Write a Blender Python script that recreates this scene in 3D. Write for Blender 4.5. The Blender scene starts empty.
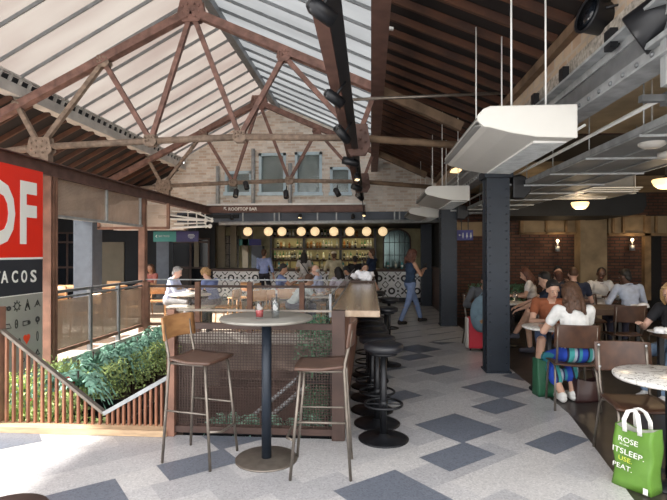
import bpy, bmesh, math, random
from mathutils import Vector, Matrix, noise as mnoise
from bpy_extras.io_utils import axis_conversion
PI = math.pi
R = math.radians
random.seed(7)
SC = bpy.context.scene
COL = SC.collection

# ---------------------------------------------------------------- camera
YAW = R(4.18); PIT = R(0.23); EYE = 1.6; FPX = 500.0
cd = bpy.data.cameras.new('camera'); cam = bpy.data.objects.new('camera', cd); COL.objects.link(cam)
cd.sensor_width = 36.0; cd.lens = FPX / 667 * 36.0; cd.clip_start = 0.05; cd.clip_end = 400
cam.location = (0, 0, EYE); cam.rotation_euler = (R(90) + PIT, 0, YAW)
SC.camera = cam
# ---------------------------------------------------------------- sky, sun, exposure
wd = bpy.data.worlds.new('sky'); SC.world = wd; wd.use_nodes = True
wn = wd.node_tree; wn.nodes.clear()
wo = wn.nodes.new('ShaderNodeOutputWorld'); wb = wn.nodes.new('ShaderNodeBackground')
ws = wn.nodes.new('ShaderNodeTexSky'); ws.sky_type = 'NISHITA'; ws.sun_disc = False
ws.sun_elevation = R(52); ws.sun_rotation = R(250); ws.air_density = 1.0; ws.dust_density = 3.0; ws.ozone_density = 1.0
mx = wn.nodes.new('ShaderNodeMixRGB'); mx.inputs[0].default_value = 0.75; mx.inputs[2].default_value = (1.0, 0.97, 0.93, 1)
sm = wn.nodes.new('ShaderNodeMixRGB'); sm.blend_type = 'MULTIPLY'; sm.inputs[0].default_value = 1.0; sm.inputs[2].default_value = (0.12, 0.12, 0.12, 1)
wn.links.new(ws.outputs[0], sm.inputs[1]); wn.links.new(sm.outputs[0], mx.inputs[1])
wn.links.new(mx.outputs[0], wb.inputs[0]); wb.inputs[1].default_value = 3.2
wn.links.new(wb.outputs[0], wo.inputs[0])
sd = bpy.data.lights.new('sun', 'SUN'); so = bpy.data.objects.new('sun', sd); COL.objects.link(so)
sd.energy = 12.5; sd.angle = R(1.5); sd.color = (1, 0.95, 0.88)
so.rotation_euler = Vector((0.845, 0.10, -0.52)).to_track_quat('-Z', 'Y').to_euler()
SC.view_settings.view_transform = 'Standard'; SC.view_settings.look = 'None'
SC.view_settings.gamma = 1; SC.view_settings.use_curve_mapping = False
SC.view_settings.exposure = 0.52
SC.cycles.max_bounces = 10; SC.cycles.diffuse_bounces = 5; SC.cycles.transparent_max_bounces = 24
SC.cycles.sample_clamp_indirect = 6.0; SC.cycles.use_denoising = True
SC.cycles.caustics_reflective = False; SC.cycles.caustics_refractive = False

def P(px, py, Y=None, z=None, X=None):
    """world point seen at pixel (px, py) on the plane Y=, z= or X="""
    d = Vector(((px - 333.5) / FPX, (250 - py) / FPX, -1.0))
    d = cam.rotation_euler.to_matrix() @ d
    o = Vector((0, 0, EYE))
    if Y is not None: t = Y / d.y
    elif z is not None: t = (z - EYE) / d.z
    else: t = X / d.x
    return o + d * t

# ---------------------------------------------------------------- materials
MATS = {}
def pbr(name, col, rough=0.5, metal=0.0, var=0.0, scale=6.0, bump=0.0, stretch=None, col2=None, spec=None, alpha=None, trans=None, emis=None, detail=4):
    m = bpy.data.materials.new(name); m.use_nodes = True; MATS[name] = m
    nt = m.node_tree; b = nt.nodes['Principled BSDF']
    b.inputs['Roughness'].default_value = rough; b.inputs['Metallic'].default_value = metal
    c = (*col, 1)
    b.inputs['Base Color'].default_value = c
    if spec is not None: b.inputs['Specular IOR Level'].default_value = spec
    if var > 0 or col2:
        tc = nt.nodes.new('ShaderNodeTexCoord'); mp = nt.nodes.new('ShaderNodeMapping')
        if stretch: mp.inputs['Scale'].default_value = stretch
        nz = nt.nodes.new('ShaderNodeTexNoise'); nz.inputs['Scale'].default_value = scale; nz.inputs['Detail'].default_value = detail
        rp = nt.nodes.new('ShaderNodeValToRGB')
        c2 = col2 or tuple(max(0, x * (1 - var)) for x in col)
        c1 = col if col2 else tuple(min(1, x * (1 + var)) for x in col)
        rp.color_ramp.elements[0].color = (*c2, 1); rp.color_ramp.elements[1].color = (*c1, 1)
        rp.color_ramp.elements[0].position = 0.32; rp.color_ramp.elements[1].position = 0.68
        nt.links.new(tc.outputs['Object'], mp.inputs[0]); nt.links.new(mp.outputs[0], nz.inputs['Vector'])
        nt.links.new(nz.outputs[0], rp.inputs[0]); nt.links.new(rp.outputs[0], b.inputs['Base Color'])
        if bump:
            bp = nt.nodes.new('ShaderNodeBump'); bp.inputs['Strength'].default_value = bump; bp.inputs['Distance'].default_value = 0.01
            nt.links.new(nz.outputs[0], bp.inputs['Height']); nt.links.new(bp.outputs[0], b.inputs['Normal'])
    if emis:
        b.inputs['Emission Color'].default_value = (*emis[0], 1); b.inputs['Emission Strength'].default_value = emis[1]
    if trans: b.inputs['Transmission Weight'].default_value = trans; b.inputs['IOR'].default_value = 1.3
    if alpha is not None: b.inputs['Alpha'].default_value = alpha
    return m

def brick(name, c1, c2, mortar, axis='Y', bw=0.22, bh=0.075, ms=0.012, rough=0.9, dirt=0.5):
    m = bpy.data.materials.new(name); m.use_nodes = True; MATS[name] = m
    nt = m.node_tree; b = nt.nodes['Principled BSDF']; b.inputs['Roughness'].default_value = rough
    tc = nt.nodes.new('ShaderNodeTexCoord'); sp = nt.nodes.new('ShaderNodeSeparateXYZ'); cb = nt.nodes.new('ShaderNodeCombineXYZ')
    nt.links.new(tc.outputs['Object'], sp.inputs[0])
    nt.links.new(sp.outputs['X' if axis == 'Y' else 'Y'], cb.inputs[0]); nt.links.new(sp.outputs['Z'], cb.inputs[1])
    bt = nt.nodes.new('ShaderNodeTexBrick'); bt.inputs['Scale'].default_value = 1
    bt.inputs['Brick Width'].default_value = bw; bt.inputs['Row Height'].default_value = bh; bt.inputs['Mortar Size'].default_value = ms
    bt.inputs['Color1'].default_value = (*c1, 1); bt.inputs['Color2'].default_value = (*c2, 1); bt.inputs['Mortar'].default_value = (*mortar, 1)
    nt.links.new(cb.outputs[0], bt.inputs['Vector'])
    nz = nt.nodes.new('ShaderNodeTexNoise'); nz.inputs['Scale'].default_value = 2.2; nz.inputs['Detail'].default_value = 8; nz.inputs['Roughness'].default_value = 0.7
    nt.links.new(tc.outputs['Object'], nz.inputs['Vector'])
    rp = nt.nodes.new('ShaderNodeValToRGB'); rp.color_ramp.elements[0].color = (1 - dirt, 1 - dirt, 1 - dirt, 1); rp.color_ramp.elements[0].position = .3; rp.color_ramp.elements[1].position = .7
    nt.links.new(nz.outputs[0], rp.inputs[0])
    mm = nt.nodes.new('ShaderNodeMixRGB'); mm.blend_type = 'MULTIPLY'; mm.inputs[0].default_value = 1
    nt.links.new(bt.outputs[0], mm.inputs[1]); nt.links.new(rp.outputs[0], mm.inputs[2]); nt.links.new(mm.outputs[0], b.inputs['Base Color'])
    bp = nt.nodes.new('ShaderNodeBump'); bp.inputs['Strength'].default_value = .5; bp.inputs['Distance'].default_value = .01
    nt.links.new(bt.outputs['Fac'], bp.inputs['Height']); bp.invert = True; nt.links.new(bp.outputs[0], b.inputs['Normal'])
    return m

def perforated(name, col, open_frac, pitch=0.02, axis='X', rough=.6, metal=.3):
    """perforated sheet: round holes in a square grid"""
    m = pbr(name, col, rough, metal, var=.15, scale=3)
    nt = m.node_tree; b = nt.nodes['Principled BSDF']; out = nt.nodes['Material Output']
    tc = nt.nodes.new('ShaderNodeTexCoord'); sp = nt.nodes.new('ShaderNodeSeparateXYZ'); nt.links.new(tc.outputs['Object'], sp.inputs[0])
    def fr(s):
        a = nt.nodes.new('ShaderNodeMath'); a.operation = 'DIVIDE'; a.inputs[1].default_value = pitch; nt.links.new(sp.outputs[s], a.inputs[0])
        f = nt.nodes.new('ShaderNodeMath'); f.operation = 'FRACT'; nt.links.new(a.outputs[0], f.inputs[0])
        g = nt.nodes.new('ShaderNodeMath'); g.operation = 'SUBTRACT'; g.inputs[1].default_value = .5; nt.links.new(f.outputs[0], g.inputs[0])
        h = nt.nodes.new('ShaderNodeMath'); h.operation = 'MULTIPLY'; nt.links.new(g.outputs[0], h.inputs[0]); nt.links.new(g.outputs[0], h.inputs[1])
        return h
    h1, h2 = fr('Y' if axis == 'X' else 'X'), fr('Z')
    ad = nt.nodes.new('ShaderNodeMath'); nt.links.new(h1.outputs[0], ad.inputs[0]); nt.links.new(h2.outputs[0], ad.inputs[1])
    lt = nt.nodes.new('ShaderNodeMath'); lt.operation = 'LESS_THAN'; lt.inputs[1].default_value = open_frac / PI
    nt.links.new(ad.outputs[0], lt.inputs[0])
    tr = nt.nodes.new('ShaderNodeBsdfTransparent'); mxs = nt.nodes.new('ShaderNodeMixShader')
    nt.links.new(lt.outputs[0], mxs.inputs[0]); nt.links.new(b.outputs[0], mxs.inputs[1]); nt.links.new(tr.outputs[0], mxs.inputs[2]); nt.links.new(mxs.outputs[0], out.inputs[0])
    return m

def terrazzo(name, col, fleck, rough=.28):
    m = bpy.data.materials.new(name); m.use_nodes = True; MATS[name] = m
    nt = m.node_tree; b = nt.nodes['Principled BSDF']; b.inputs['Roughness'].default_value = rough
    tc = nt.nodes.new('ShaderNodeTexCoord')
    vo = nt.nodes.new('ShaderNodeTexVoronoi'); vo.inputs['Scale'].default_value = 95
    nt.links.new(tc.outputs['Object'], vo.inputs['Vector'])
    rp = nt.nodes.new('ShaderNodeValToRGB'); rp.color_ramp.interpolation = 'CONSTANT'
    e = rp.color_ramp.elements; e[0].position = 0; e[0].color = (*fleck, 1); e[1].position = .2; e[1].color = (*col, 1)
    x = rp.color_ramp.elements.new(.84); x.color = (*[min(1, c * 1.15) for c in col], 1)
    sx = nt.nodes.new('ShaderNodeSeparateColor'); nt.links.new(vo.outputs['Color'], sx.inputs[0]); nt.links.new(sx.outputs[0], rp.inputs[0])
    nz = nt.nodes.new('ShaderNodeTexNoise'); nz.inputs['Scale'].default_value = 1.3; nz.inputs['Detail'].default_value = 5; nt.links.new(tc.outputs['Object'], nz.inputs['Vector'])
    r2 = nt.nodes.new('ShaderNodeValToRGB'); r2.color_ramp.elements[0].color = (.86, .86, .86, 1); r2.color_ramp.elements[0].position = .35; r2.color_ramp.elements[1].position = .65
    nt.links.new(nz.outputs[0], r2.inputs[0])
    mm = nt.nodes.new('ShaderNodeMixRGB'); mm.blend_type = 'MULTIPLY'; mm.inputs[0].default_value = 1
    nt.links.new(rp.outputs[0], mm.inputs[1]); nt.links.new(r2.outputs[0], mm.inputs[2]); nt.links.new(mm.outputs[0], b.inputs['Base Color'])
    return m

def glazing(name, c1, c2):
    m = bpy.data.materials.new(name); m.use_nodes = True; MATS[name] = m
    nt = m.node_tree; nt.nodes.clear(); out = nt.nodes.new('ShaderNodeOutputMaterial')
    tc = nt.nodes.new('ShaderNodeTexCoord'); nz = nt.nodes.new('ShaderNodeTexNoise'); nz.inputs['Scale'].default_value = .8; nz.inputs['Detail'].default_value = 6
    mp = nt.nodes.new('ShaderNodeMapping'); mp.inputs['Scale'].default_value = (.6, 2.2, .6)
    nt.links.new(tc.outputs['Object'], mp.inputs[0]); nt.links.new(mp.outputs[0], nz.inputs['Vector'])
    rp = nt.nodes.new('ShaderNodeValToRGB'); rp.color_ramp.elements[0].color = (*c1, 1); rp.color_ramp.elements[1].color = (*c2, 1); rp.color_ramp.elements[0].position = .35; rp.color_ramp.elements[1].position = .65
    nt.links.new(nz.outputs[0], rp.inputs[0])
    tl = nt.nodes.new('ShaderNodeBsdfTranslucent'); df = nt.nodes.new('ShaderNodeBsdfDiffuse'); df.inputs[0].default_value = (.8, .8, .8, 1)
    nt.links.new(rp.outputs[0], tl.inputs[0]); ms = nt.nodes.new('ShaderNodeMixShader'); ms.inputs[0].default_value = .12
    nt.links.new(tl.outputs[0], ms.inputs[1]); nt.links.new(df.outputs[0], ms.inputs[2]); nt.links.new(ms.outputs[0], out.inputs[0])
    return m

def clearglass(name, col=(1, 1, 1), refl=.08, rough=.02):
    """thin pane: mostly lets light straight through, with a faint reflection"""
    m = bpy.data.materials.new(name); m.use_nodes = True; MATS[name] = m
    nt = m.node_tree; nt.nodes.clear(); out = nt.nodes.new('ShaderNodeOutputMaterial')
    tr = nt.nodes.new('ShaderNodeBsdfTransparent'); tr.inputs[0].default_value = (*col, 1)
    gl = nt.nodes.new('ShaderNodeBsdfGlossy'); gl.inputs['Roughness'].default_value = rough
    ms = nt.nodes.new('ShaderNodeMixShader'); ms.inputs[0].default_value = refl
    nt.links.new(tr.outputs[0], ms.inputs[1]); nt.links.new(gl.outputs[0], ms.inputs[2]); nt.links.new(ms.outputs[0], out.inputs[0])
    return m

# ---------------------------------------------------------------- mesh builder
def rotm(rx=0, ry=0, rz=0):
    return Matrix.Rotation(rz, 3, 'Z') @ Matrix.Rotation(ry, 3, 'Y') @ Matrix.Rotation(rx, 3, 'X')

class MB:
    def __init__(s): s.v = []; s.f = []; s.m = []; s.sm = []; s.mi = 0
    def add(s, vs, fs, smooth=False):
        n = len(s.v); s.v += [Vector(v) for v in vs]
        for f in fs: s.f.append([n + i for i in f]); s.m.append(s.mi); s.sm.append(smooth)
        return s
    def mat(s, i): s.mi = i; return s
    def box(s, c, d, rot=None):
        hx, hy, hz = d[0] / 2, d[1] / 2, d[2] / 2
        vs = [Vector((x, y, z)) for z in (-hz, hz) for y in (-hy, hy) for x in (-hx, hx)]
        if rot: vs = [rot @ v for v in vs]
        c = Vector(c)
        return s.add([c + v for v in vs], [(0, 2, 3, 1), (4, 5, 7, 6), (0, 1, 5, 4), (2, 6, 7, 3), (0, 4, 6, 2), (1, 3, 7, 5)])
    def span(s, a, b):
        return s.box([(a[i] + b[i]) / 2 for i in range(3)], [abs(a[i] - b[i]) for i in range(3)])
    def frame(s, p0, p1):
        d = (Vector(p1) - Vector(p0)); L = d.length; d.normalize()
        up = Vector((0, 0, 1)) if abs(d.z) < .95 else Vector((0, 1, 0))
        x = d.cross(up).normalized(); y = x.cross(d).normalized()
        return d, x, y, L
    def bar(s, p0, p1, w, h):
        d, x, y, L = s.frame(p0, p1); p0 = Vector(p0); p1 = Vector(p1)
        vs = []
        for p in (p0, p1):
            for a, b in ((-1, -1), (1, -1), (1, 1), (-1, 1)): vs.append(p + x * a * w / 2 + y * b * h / 2)
        return s.add(vs, [(0, 3, 2, 1), (4, 5, 6, 7), (0, 1, 5, 4), (1, 2, 6, 5), (2, 3, 7, 6), (3, 0, 4, 7)])
    def ibeam(s, p0, p1, w, h, t=.014):
        d, x, y, L = s.frame(p0, p1); p0 = Vector(p0); p1 = Vector(p1)
        for o in (-h / 2 + t / 2, h / 2 - t / 2): s.bar(p0 + y * o, p1 + y * o, w, t)
        return s.bar(p0, p1, t, h - 2 * t)
    def tube(s, pts, r, n=8, closed=False):
        pts = [Vector(p) for p in pts]; k = len(pts)
        rr = r if isinstance(r, (list, tuple)) else [r] * k
        vs = []; up = None
        for i, p in enumerate(pts):
            if closed: t = pts[(i + 1) % k] - pts[i - 1]
            else: t = (pts[min(i + 1, k - 1)] - pts[max(i - 1, 0)])
            t.normalize()
            if up is None:
                up = Vector((0, 0, 1)) if abs(t.z) < .9 else Vector((0, 1, 0))
            x = t.cross(up).normalized(); y = x.cross(t).normalized(); up = y
            for j in range(n):
                a = 2 * PI * j / n; vs.append(p + (x * math.cos(a) + y * math.sin(a)) * rr[i])
        fs = []
        for i in range(k if closed else k - 1):
            for j in range(n):
                a, b = i * n + j, i * n + (j + 1) % n; c, d = ((i + 1) % k) * n + (j + 1) % n, ((i + 1) % k) * n + j
                fs.append((a, b, c, d))
        s.add(vs, fs, True)
        if not closed:
            n0 = len(s.v) - len(vs)
            s.f.append([n0 + j for j in range(n)][::-1]); s.m.append(s.mi); s.sm.append(False)
            s.f.append([n0 + (k - 1) * n + j for j in range(n)]); s.m.append(s.mi); s.sm.append(False)
        return s
    def lathe(s, prof, c=(0, 0, 0), n=20, axis=None, smooth=True):
        """prof: (r, z) bottom to top round the local z (or axis matrix)"""
        c = Vector(c); vs = []
        for r, z in prof:
            for j in range(n):
                a = 2 * PI * j / n; v = Vector((r * math.cos(a), r * math.sin(a), z))
                if axis: v = axis @ v
                vs.append(c + v)
        fs = []
        for i in range(len(prof) - 1):
            for j in range(n):
                fs.append((i * n + j, i * n + (j + 1) % n, (i + 1) * n + (j + 1) % n, (i + 1) * n + j))
        s.add(vs, fs, smooth); n0 = len(s.v) - len(vs)
        if prof[0][0] > 1e-4: s.f.append([n0 + j for j in range(n)][::-1]); s.m.append(s.mi); s.sm.append(False)
        if prof[-1][0] > 1e-4: s.f.append([n0 + (len(prof) - 1) * n + j for j in range(n)]); s.m.append(s.mi); s.sm.append(False)
        return s
    def ell(s, c, r, rot=None, n=12, m=8):
        c = Vector(c); vs = []; r = r if isinstance(r, (tuple, list)) else (r, r, r)
        for i in range(1, m):
            th = PI * i / m
            for j in range(n):
                a = 2 * PI * j / n; v = Vector((r[0] * math.sin(th) * math.cos(a), r[1] * math.sin(th) * math.sin(a), -r[2] * math.cos(th)))
                vs.append(c + (rot @ v if rot else v))
        for z in (-1, 1):
            v = Vector((0, 0, z * r[2])); vs.append(c + (rot @ v if rot else v))
        fs = []
        for i in range(m - 2):
            for j in range(n): fs.append((i * n + j, i * n + (j + 1) % n, (i + 1) * n + (j + 1) % n, (i + 1) * n + j))
        b, t = len(vs) - 2, len(vs) - 1
        for j in range(n):
            fs.append((b, (j + 1) % n, j)); fs.append((t, (m - 2) * n + j, (m - 2) * n + (j + 1) % n))
        return s.add(vs, fs, True)
    def cone(s, p0, p1, r0, r1, n=10):
        """tapered capsule"""
        p0, p1 = Vector(p0), Vector(p1); d = p1 - p0; L = d.length
        if L < 1e-5: return s.ell(p0, r0)
        q = d.to_track_quat('Z', 'Y').to_matrix()
        prof = [(r0 * math.cos(a), -r0 * math.sin(a)) for a in (R(80), R(50), R(22), 0)] + [(r1 * math.cos(a), L + r1 * math.sin(a)) for a in (0, R(22), R(50), R(80))]
        return s.lathe(prof, p0, n, q)
    def prism(s, poly, a, b, axis='Y'):
        """poly: 2-D outline, extruded from a to b along axis"""
        n = len(poly)
        def mk(u, v, w): return {'X': (w, u, v), 'Y': (u, w, v), 'Z': (u, v, w)}[axis]
        vs = [mk(u, v, a) for u, v in poly] + [mk(u, v, b) for u, v in poly]
        fs = [tuple(range(n))[::-1], tuple(range(n, 2 * n))] + [(i, (i + 1) % n, n + (i + 1) % n, n + i) for i in range(n)]
        return s.add(vs, fs)
    def build(s, name, mats, parent=None, loc=None, bevel=0, world=False, fixn=True, rz=0):
        me = bpy.data.meshes.new(name)
        off = Vector((0, 0, 0)); M3 = Matrix.Identity(3)
        vs = s.v
        if parent is not None and world:
            vs = [parent['_m'].inverted() @ v for v in vs] if False else vs
            T = WM(parent).inverted(); vs = [T @ v for v in vs]
        elif parent is None and loc is not None and world:
            off = Vector(loc); vs = [v - off for v in vs]
        me.from_pydata([tuple(v) for v in vs], [], s.f)
        ml = mats if isinstance(mats, (list, tuple)) else [mats]
        for m in ml: me.materials.append(MATS[m] if isinstance(m, str) else m)
        me.polygons.foreach_set('material_index', s.m); me.polygons.foreach_set('use_smooth', s.sm)
        if fixn:
            bm = bmesh.new(); bm.from_mesh(me); bmesh.ops.recalc_face_normals(bm, faces=bm.faces); bm.to_mesh(me); bm.free()
        me.update()
        o = bpy.data.objects.new(name, me); COL.objects.link(o)
        if parent is not None: o.parent = parent
        if loc is not None: o.location = loc
        if rz: o.rotation_euler.z = rz
        if bevel:
            bv = o.modifiers.new('bevel', 'BEVEL'); bv.width = bevel; bv.segments = 2; bv.limit_method = 'ANGLE'
        return o

def WM(o):
    m = Matrix.Translation(o.location) @ o.rotation_euler.to_matrix().to_4x4()
    return WM(o.parent) @ m if o.parent else m

def thing(name, label, cat, loc=(0, 0, 0), rz=0, group=None):
    o = bpy.data.objects.new(name, None); COL.objects.link(o); o.location = loc; o.rotation_euler = (0, 0, rz)
    o.empty_display_size = .1; o['label'] = label; o['category'] = cat
    if group: o['group'] = group
    return o
def tag(o, label, cat, group=None, kind=None):
    o['label'] = label; o['category'] = cat
    if group: o['group'] = group
    if kind: o['kind'] = kind
    return o
def struct(o, label=None):
    o['kind'] = 'structure'
    if label: o['label'] = label
    return o
def dup(root, loc=None, rz=None, label=None, group=None):
    r = root.copy(); COL.objects.link(r)
    if loc is not None: r.location = loc
    if rz is not None: r.rotation_euler = (0, 0, rz)
    if label: r['label'] = label
    if group: r['group'] = group
    def rec(a, b):
        for ch in list(a.children):
            c = ch.copy(); COL.objects.link(c); c.parent = b; rec(ch, c)
    rec(root, r)
    return r
def textmesh(name, txt, width, height, mat, depth=.004, parent=None, loc=(0, 0, 0), rot=(0, 0, 0), squeeze=None, bold=0.0):
    """letters fitted to width x height, standing in the local XZ plane, facing -Y"""
    cu = bpy.data.curves.new(name, 'FONT'); cu.body = txt; cu.extrude = depth / 2; cu.offset = bold; cu.resolution_u = 3
    t = bpy.data.objects.new(name, cu); COL.objects.link(t)
    dg = bpy.context.evaluated_depsgraph_get(); me = bpy.data.meshes.new_from_object(t.evaluated_get(dg))
    bpy.data.objects.remove(t); bpy.data.curves.remove(cu)
    xs = [v.co.x for v in me.vertices]; ys = [v.co.y for v in me.vertices]
    x0, x1, y0, y1 = min(xs), max(xs), min(ys), max(ys)
    for v in me.vertices:
        x = (v.co.x - x0) / (x1 - x0) * width; z = (v.co.y - y0) / (y1 - y0) * height; d = v.co.z
        v.co = (x, -d - depth / 2, z)
    me.materials.clear(); me.materials.append(MATS[mat]); me.name = name
    o = bpy.data.objects.new(name, me); COL.objects.link(o); o.parent = parent; o.location = loc; o.rotation_euler = rot
    return o

# palette
pbr('rust_steel', (.20, .105, .075), .7, .15, var=.35, scale=9, bump=.2)
pbr('truss_steel', (.185, .10, .08), .7, .1, var=.35, scale=9)
pbr('gusset_steel', (.225, .165, .125), .75, .1, var=.3, scale=14)
pbr('brown_beam', (.13, .07, .056), .6, .1, var=.25, scale=6)
pbr('corten', (.215, .11, .075), .65, .1, var=.3, scale=5)
pbr('dark_brown', (.06, .034, .027), .55, .1, var=.25, scale=6)
pbr('blue_steel', (.012, .019, .031), .5, .15, var=.15, scale=5)
pbr('pale_steel', (.10, .12, .15), .55, .15, var=.15, scale=5)
pbr('grey_steel', (.20, .21, .22), .45, .4, var=.15, scale=8)
pbr('galv', (.36, .38, .39), .5, .3, var=.2, scale=10)
pbr('black_metal', (.012, .013, .016), .4, .3, var=.2, scale=10)
pbr('black_vinyl', (.012, .013, .017), .38, 0, var=.2, scale=6)
pbr('gun_metal', (.20, .175, .15), .4, .7, var=.2, scale=12)
pbr('timber', (.095, .036, .017), .8, 0, scale=3, stretch=(1, 8, 1), col2=(.04, .018, .012))
pbr('tan_plaster_lit', (.5, .4, .27), .85, 0, var=.3, scale=1.5)  # lightened copy of the tan plaster; the lit look is in the colour
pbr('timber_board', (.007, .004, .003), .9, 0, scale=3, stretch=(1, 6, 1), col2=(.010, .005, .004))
pbr('truss_timber', (.14, .09, .055), .8, 0, var=.35, scale=5)
pbr('slat_wood', (.36, .17, .095), .6, 0, scale=8, stretch=(4, 4, .6), col2=(.19, .075, .045))
pbr('kerb_wood', (.52, .36, .22), .6, 0, var=.2, scale=5, stretch=(1, 6, 6))
pbr('counter_wood', (.36, .27, .19), .2, 0, scale=4, stretch=(7, .6, 4), col2=(.26, .185, .125))
pbr('stool_wood', (.42, .22, .09), .45, 0, scale=6, stretch=(1, 4, 4), col2=(.27, .13, .055))
pbr('seat_wood', (.115, .062, .043), .35, 0, scale=6, stretch=(4, 1, 4), col2=(.07, .038, .028))
pbr('walnut', (.085, .04, .023), .4, 0, scale=5, stretch=(4, 1, 3), col2=(.055, .026, .017))
pbr('dining_wood', (.58, .33, .16), .5, 0, var=.2, scale=5)
pbr('table_wood', (.11, .065, .042), .45, 0, var=.3, scale=5)
pbr('zinc', (.30, .29, .26), .35, .3, scale=5, col2=(.21, .20, .18))
pbr('white_paint', (.80, .80, .78), .5, 0, var=.05, scale=4)
pbr('ac_white', (.52, .51, .475), .45, 0, var=.03, scale=4)
pbr('fascia', (.50, .48, .45), .6, 0, var=.2, scale=4)
pbr('cream', (.75, .69, .6), .6, 0, var=.08, scale=4)
pbr('window_frame', (.45, .58, .66), .5, 0, var=.1, scale=5)
pbr('blind', (.24, .26, .28), .5, 0, var=.15, scale=3)
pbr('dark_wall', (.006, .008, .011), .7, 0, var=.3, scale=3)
pbr('slate_panel', (.07, .085, .11), .6, 0, var=.2, scale=2)
pbr('beige_wall', (.20, .175, .13), .8, 0, var=.12, scale=2)
pbr('olive_wall', (.30, .27, .16), .7, 0, var=.25, scale=3)
pbr('tan_plaster', (.27, .20, .12), .85, 0, var=.3, scale=2.5)
pbr('rough_plaster', (.34, .31, .27), .95, 0, var=.45, scale=24, bump=.8)
pbr('stone_tan', (.22, .14, .07), .8, 0, var=.4, scale=4)
pbr('dark_floor', (.034, .028, .025), .35, 0, var=.45, scale=4)
pbr('dining_floor', (.66, .56, .47), .5, 0, var=.12, scale=3)
pbr('dark_glass', (.008, .010, .014), .15, 0)
pbr('mirror', (.07, .10, .10), .12, .8)
pbr('sign_red', (.80, .028, .012), .45)
pbr('sign_black', (.028, .032, .042), .45)
pbr('sign_grey', (.33, .33, .30), .6, 0, var=.08, scale=3)
pbr('ink', (.03, .03, .03), .6)
pbr('letter_white', (.85, .85, .82), .5)
pbr('heart_red', (.85, .07, .02), .5)
pbr('sign_green', (.03, .2, .19), .5)
pbr('sign_blue', (.022, .02, .10), .5)
pbr('sign_royal', (.01, .012, .16), .5)
pbr('sign_text', (.45, .5, .5), .5)
pbr('leaf_fern', (.28, .52, .40), .55, 0, var=.4, scale=9)
pbr('leaf_green', (.50, .62, .24), .55, 0, var=.45, scale=9)
pbr('leaf_dark', (.10, .24, .14), .55, 0, var=.4, scale=9)
pbr('flower_red', (.5, .03, .03), .6)
pbr('concrete_edge', (.42, .38, .34), .8, 0, var=.15, scale=4)
pbr('void_wall', (.20, .15, .125), .8, 0, var=.3, scale=3)
pbr('stair_tread', (.16, .13, .11), .7, 0, var=.2, scale=4)
pbr('porcelain', (.8, .8, .8), .3)
pbr('napkin', (.85, .86, .9), .8, 0, var=.06, scale=20)
pbr('drink_red', (.65, .03, .04), .2)
pbr('spot_lens', (.5, .48, .44), .15, .8)
pbr('lamp_warm', (1, .8, .5), .5, emis=((1, .66, .30), 1.3))
pbr('lamp_globe', (1, .85, .6), .5, emis=((1, .72, .40), .55))
pbr('lamp_hot', (1, .9, .7), .5, emis=((1, .75, .42), 3))
pbr('led_strip', (1, .9, .6), .5, emis=((1, .82, .42), 11))
pbr('marble', (.78, .77, .73), .25, 0, scale=5, col2=(.78, .77, .73))
pbr('fan_grey', (.22, .22, .21), .6, 0, var=.15, scale=3)
pbr('bag_green', (.125, .27, .04), .45, 0, var=.12, scale=6, bump=.5)
pbr('bag_dark_green', (.02, .10, .05), .55, 0, var=.15, scale=6)
pbr('bag_inside', (.5, .5, .45), .6)
pbr('bag_yellow', (.65, .7, .08), .5)
pbr('bag_blue', (.13, .2, .25), .8, 0, var=.2, scale=9)
pbr('suitcase_red', (.45, .02, .04), .5)
pbr('bag_leather', (.035, .014, .014), .45)
brick('brick_pale', (.66, .52, .41), (.90, .85, .78), (.8, .76, .7), 'Y', dirt=.35)
brick('brick_ledge', (.46, .32, .22), (.60, .48, .35), (.5, .42, .34), 'X', bw=.2, bh=.3, ms=.015, dirt=.3)
brick('brick_red', (.10, .038, .024), (.155, .07, .045), (.045, .035, .028), 'Y', dirt=.5)
brick('brick_brown', (.20, .12, .07), (.28, .18, .1), (.1, .08, .05), 'X', dirt=.4)
perforated('screen_brown', (.50, .39, .31), .30, .02, 'X')
perforated('screen_brown_y', (.50, .39, .31), .30, .02, 'Y')
perforated('tray_perf', (.22, .23, .23), .3, .03, 'Y')
terrazzo('terrazzo_light', (.50, .495, .50), (.41, .405, .42))
terrazzo('terrazzo_mid', (.41, .41, .425), (.33, .33, .35))
terrazzo('terrazzo_pale', (.55, .54, .535), (.46, .455, .46))
terrazzo('terrazzo_dark', (.155, .175, .215), (.115, .13, .165))
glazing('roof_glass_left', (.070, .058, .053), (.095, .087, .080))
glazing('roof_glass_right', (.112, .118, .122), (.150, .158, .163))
clearglass('pane', (.93, .96, .95), .025, .1)
clearglass('pane_mesh', (.96, .93, .89), .06, .2)
clearglass('tumbler', (.9, .92, .93), .16)
# marble veins
_m = MATS['marble']; _nt = _m.node_tree
for _n in _nt.nodes:
    if _n.type == 'TEX_NOISE': _n.inputs['Distortion'].default_value = 3.5; _n.inputs['Scale'].default_value = 4
    if _n.type == 'VALTORGB':
        _e = _n.color_ramp.elements; _e[0].position = .44; _e[1].position = .56
        _x = _e.new(.5); _x.color = (.22, .2, .18, 1); _x = _e.new(.475); _x.color = (.7, .69, .65, 1); _x = _e.new(.525); _x.color = (.7, .69, .65, 1)
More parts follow.
